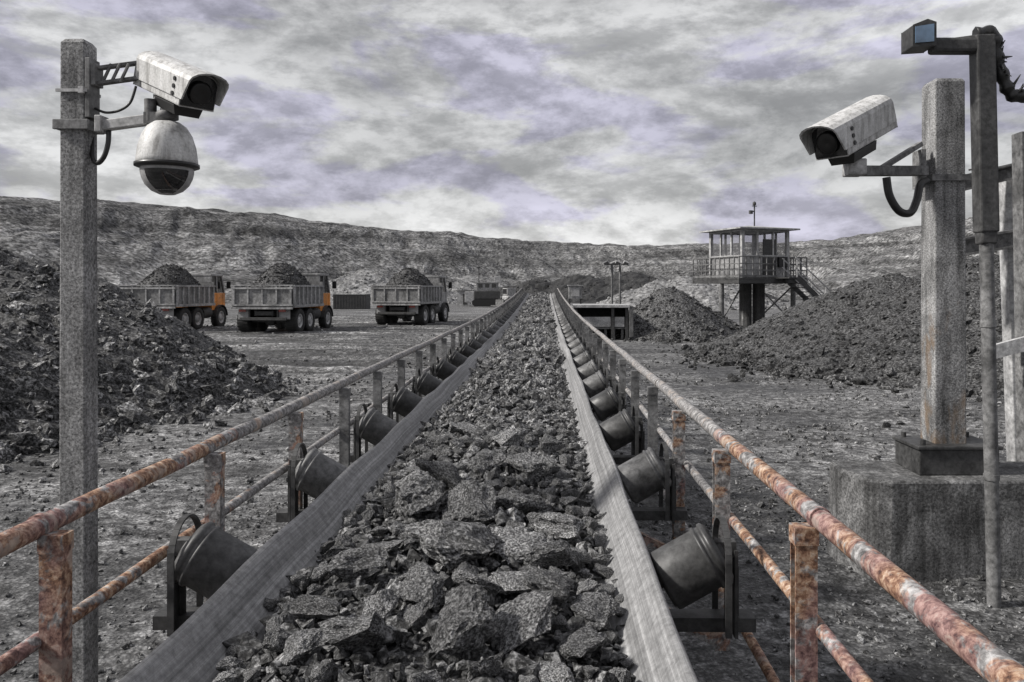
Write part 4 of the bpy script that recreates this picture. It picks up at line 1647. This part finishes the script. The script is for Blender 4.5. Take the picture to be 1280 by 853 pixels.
# dome camera on its own arm
t = thing("dome_camera", "white dome camera hanging from an arm on the left post", "security camera", (PX1, 3.62, py_z(152, 3.62)))
o1 = Vector(t.location)
dc = px3(209, 208, 3.6)
m = MB()
m.box(Vector(((PX0 + PX1) / 2, PY0 - 0.010, py_z(156, 3.6))) - o1, (wx + 0.05, 0.016, 0.045))
m.box(Vector(((PX0 + PX1) / 2, PY1 + 0.010, py_z(156, 3.6))) - o1, (wx + 0.05, 0.016, 0.045))
m.box(Vector((PX1 + 0.010, (PY0 + PY1) / 2, py_z(156, 3.6))) - o1, (0.016, wy + 0.034, 0.045))
m.box(Vector((PX0 - 0.010, (PY0 + PY1) / 2, py_z(156, 3.6))) - o1, (0.016, wy + 0.034, 0.045))
m.build("clamp", M["mid_steel"], t, 0.003)
m = MB()
m.box(px3(127, 156, 3.62) - o1, (0.03, 0.07, 0.075))
m.beam(px3(127, 158, 3.62) - o1, px3(186, 150, 3.6) - o1, 0.045, 0.045)
m.build("arm", M["pale_steel"], t, 0.004)
T = Matrix.Translation(dc - o1)
r = 0.132
m = MB().lathe([(0.040, 0.245), (0.048, 0.235), (0.048, 0.212), (0.03, 0.205), (0.03, 0.188)], 20, T)
m.lathe([(0.026, 0.20), (0.026, 0.10)], 14, T @ Matrix.Translation((-0.075, 0, 0.10)))
m.box(dc - o1 + Vector((-0.045, 0, 0.215)), (0.10, 0.05, 0.05))
m.build("neck", M["mid_steel"], t)
m = MB().lathe([(0.03, 0.200), (0.055, 0.196), (0.082, 0.176), (0.105, 0.138), (0.121, 0.085), (0.128, 0.03), (0.130, 0.006), (0.126, 0.004)], 36, T)
m.build("dome_cover", M["white_housing"], t)
m = MB().lathe([(0.126, 0.010), (r + 0.004, 0.010), (r + 0.004, -0.004), (0.120, -0.010)], 36, T)
m.build("rim", M["black_plastic"], t)
m = MB().lathe([(0.112, -0.006), (0.112, -0.03), (0.106, -0.055), (0.092, -0.085), (0.066, -0.112), (0.034, -0.127), (0.0, -0.131)], 36, T)
m.build("bubble", M["grey_plastic"], t)
wm = MB()
rows = []
for i in range(9):
    el = R(4 + i * 8.2)
    row = []
    half = R(50) * (math.cos(R(4 + i * 8.2 - 4)) ** 0.4)
    for j in range(13):
        az = -half + 2 * half * j / 12 - R(66)
        rr = 0.1165
        row.append(Vector((rr * math.cos(el) * math.cos(az), rr * math.cos(el) * math.sin(az), -0.016 - 1.0 * rr * math.sin(el))) + (dc - o1))
    rows.append(row)
vs = [p for row in rows for p in row]
wm.add(vs, [(i * 13 + j, i * 13 + j + 1, (i + 1) * 13 + j + 1, (i + 1) * 13 + j) for i in range(8) for j in range(12)], True)
wm.build("window", M["dark_glass"], t)
MB().tube([p - o1 for p in smooth_path([px3(136, 164, 3.62), px3(135, 180, 3.61), px3(130, 196, 3.61), px3(122, 204, 3.62), px3(116, 196, 3.64), px3(116, 172, 3.68)])], 0.011, 10).build("cable", M["black_plastic"], t)

# ------------------------------------------------------------------ right post on its block
BY0, BY1 = 6.03, 6.75
ZB = 0.742
t = thing("concrete_block", "weathered concrete foundation block under the right camera post", "concrete block", (3.4, 6.4, 0))
prof = [(2.62, BY0), (4.3, BY0), (4.3, BY1), (2.40, BY1), (2.37, 6.45), (2.47, 6.12), (2.53, BY0 + 0.03)]
m = MB()
n = len(prof)
vs = []
for z, g in ((-0.3, 0.03), (ZB - 0.16, 0.0), (ZB - 0.02, 0.0), (ZB, -0.025)):
    for i, (x, y) in enumerate(prof):
        cx, cy = 3.4, 6.4
        d = Vector((x - cx, y - cy))
        d2 = d.normalized() * g
        vs.append((x - cx + d2.x, y - cy + d2.y, z + 0.004 * math.sin(i * 2.1)))
m.add(vs, [tuple(reversed(range(n)))] + [(i * n + k, i * n + (k + 1) % n, (i + 1) * n + (k + 1) % n, (i + 1) * n + k) for i in range(3) for k in range(n)] + [tuple(range(3 * n, 4 * n))])
m.build("block", M["concrete"], t, 0.008)

RXC, RYC = 3.20, 6.43
t = thing("camera_post", "thick weathered square post standing on the right concrete block", "post", (RXC, RYC, ZB))
m = MB()
hw = 0.122
RTOP = 3.86 - ZB
vs = []
for z, g in ((0.16, 0.004), (RTOP - 0.03, -0.004), (RTOP, -0.02)):
    for a, b in ((-1, -1), (1, -1), (1, 1), (-1, 1)):
        vs.append((a * (hw + g), b * (hw + g), z))
m.add(vs, [(3, 2, 1, 0)] + [(i * 4 + k, i * 4 + (k + 1) % 4, i * 4 + 4 + (k + 1) % 4, i * 4 + 4 + k) for i in range(2) for k in range(4)] + [(8, 9, 10, 11)])
m.build("shaft", M["stained_post"], t, 0.01)
m = MB()
m.box((0.02, 0, 0.10), (0.62, 0.44, 0.20))
m.box((0.02, 0, 0.215), (0.66, 0.48, 0.03))
for sx in (-0.24, 0.28):
    for sy in (-0.17, 0.17):
        m.tube([(sx, sy, 0.2), (sx, sy, 0.27)], 0.022, 6)
m.build("shoe", M["dark_steel"], t, 0.008)
m = MB()
for z in (py_z(222, 6.3) - ZB,):
    m.box((0, -hw - 0.012, z), (2 * hw + 0.06, 0.018, 0.05))
    m.box((-hw - 0.012, 0, z), (0.018, 2 * hw + 0.03, 0.05))
    m.box((hw + 0.012, 0, z), (0.018, 2 * hw + 0.03, 0.05))
    m.tube([(hw + 0.02, -hw, z + 0.06), (hw + 0.10, -hw - 0.02, z + 0.07)], 0.008, 6)
m.build("band", M["mid_steel"], t)

t = thing("surveillance_camera", "white bullet camera with sunshield on the right post, facing left", "security camera", (RXC - 0.12, RYC, 3.1))
o2 = Vector(t.location)
Yc = 5.95
hc = px3(1066, 160, Yc)
cctv_housing(t, Matrix.Translation(-o2) @ look(hc, (-0.74, -0.60, -0.40)), 2.0)
m = MB()
m.box(px3(1068, 210, Yc) - o2, (0.13, 0.16, 0.12))
m.tube([px3(1066, 205, Yc) - o2, px3(1072, 186, Yc) - o2], 0.05, 14)
m.build("mounting_foot", M["pale_steel"], t, 0.01)
m = MB()
e1 = px3(1156, 214, 6.34)
m.beam(px3(1068, 214, Yc) - o2, e1 - o2, 0.075, 0.075)
m.box(px3(1149, 212, 6.38) - o2, (0.04, 0.16, 0.30))
m.beam(px3(1098, 213, 6.1) - o2, px3(1151, 180, 6.36) - o2, 0.04, 0.04)
m.build("arm", M["mid_steel"], t, 0.004)
MB().tube([p - o2 for p in smooth_path([px3(1108, 222, 6.1), px3(1112, 245, 6.1), px3(1124, 264, 6.1), px3(1138, 266, 6.12), px3(1146, 250, 6.16), px3(1150, 232, 6.2), px3(1158, 226, 6.26)])], 0.030, 10).build("cable", M["black_plastic"], t)

# lamp pole with a side arm
t = thing("lamp_pole", "leaning steel lamp pole with side arm in front of the concrete block", "lamp pole", (3.09, 5.5, 0))
lean = lambda z: -0.085 * z / 3.93
m = MB()
m.tube([(lean(z), 0, z) for z in (-0.2, 0.6, 1.4, 2.2, 2.62)], 0.046, 14)
for z in (0.9, 1.95):
    m.tube([(lean(z), 0, z - 0.02), (lean(z), 0, z + 0.02)], 0.052, 14)
m.build("pole", M["mid_steel"], t)
m = MB()
m.beam((lean(2.58), 0.0, 2.58), (lean(3.93), 0.0, 3.93), 0.13, 0.12, (0, 1, 0))
m.beam((lean(2.5) + 0.0, 0.0, 2.50), (lean(2.6), 0.0, 2.60), 0.11, 0.10, (0, 1, 0))
m.build("upper_shaft", M["dark_steel"], t, 0.012)
m = MB()
m.beam((lean(3.93) + 0.06, 0, 3.86), (-0.44, 0, 3.86), 0.11, 0.10)
m.beam((lean(3.93) + 0.02, 0, 3.92), (-0.36, 0, 3.88), 0.07, 0.05)
m.build("arm", M["dark_steel"], t, 0.02)
m = MB()
m.prism([(-0.60, 3.83), (-0.44, 3.84), (-0.44, 4.00), (-0.50, 4.02), (-0.60, 3.98)], -0.09, 0.09)
lh = m.build("lamp_head", M["dark_steel"], t, 0.01)
MB().prism([(-0.585, 3.855), (-0.46, 3.865), (-0.46, 3.985), (-0.585, 3.965)], -0.098, -0.088).build("lens", M["lamp_glass"], lh)
CP = smooth_path([Vector((-0.12, 0.02, 3.95)), Vector((0.0, 0.02, 3.95)), Vector((0.03, 0.02, 3.78)), Vector((0.09, 0.02, 3.60)), Vector((0.16, 0.02, 3.52)), Vector((0.30, 0.02, 3.56)), Vector((0.6, 0.02, 3.64)), Vector((1.2, 0.3, 3.7))])
tb = MB().tube(CP, [0.045 + 0.008 * math.sin(q * 1.3) for q in range(len(CP))], 8)
for k in range(26):
    a = CP[random.randrange(14, 44)] + Vector((0, random.uniform(-0.02, 0.0), 0))
    tb.tube([a, a + Vector((random.uniform(-0.02, 0.10), random.uniform(-0.06, 0.0), random.uniform(-0.11, 0.11)))], [0.016, 0.003], 5)
tb.build("cable_bundle", M["black_plastic"], t)


# steel gantry at the right edge
def gantry():
    Y = 7.5
    t = thing("steel_gantry", "weathered steel gantry of columns and sloping beams at the right edge", "gantry", (4.4, Y, 0))
    o = Vector((4.4, Y, 0))
    for z0, z1, hh in ((3.14, 3.40, 0.13), (2.56, 2.74, 0.15)):
        m = MB()
        a, b = Vector((3.66, Y, z0 - 0.02)) - o, Vector((6.6, Y, z1 + (z1 - z0) * 1.6)) - o
        m.beam(a, b, 0.03, hh)
        for s in (-1, 1):
            m.beam(a + Vector((0, 0, s * hh / 2)), b + Vector((0, 0, s * hh / 2)), 0.11, 0.022)
        m.build("beam", M["mid_steel"], t)
    MB().beam(Vector((4.56, Y + 0.16, -0.2)) - o, Vector((4.44, Y + 0.16, 3.3)) - o, 0.15, 0.15, (0, 1, 0)).build("column", M["pale_steel"], t, 0.01)
    m = MB().beam(Vector((4.34, 7.12, -0.2)) - o, Vector((4.28, 7.12, 3.58)) - o, 0.17, 0.16, (0, 1, 0))
    m.build("column", M["mid_steel"], t, 0.01)
    MB().beam(Vector((6.3, Y + 0.16, -0.2)) - o, Vector((6.3, Y + 0.16, 3.8)) - o, 0.15, 0.15, (0, 1, 0)).build("column", M["pale_steel"], t, 0.01)
    m = MB().beam(px3(1238, 441, 7.0) - o, px3(1400, 398, 7.0) - o, 0.05, 0.12)
    m.box(px3(1268, 433, 7.03) - o, (0.12, 0.10, 0.10))
    m.build("brace", M["pale_steel"], t)
    MB().tube([px3(1205, 222, 7.4) - o, px3(1340, 190, 7.4) - o], 0.018, 8).build("conduit", M["dark_steel"], t)


gantry()
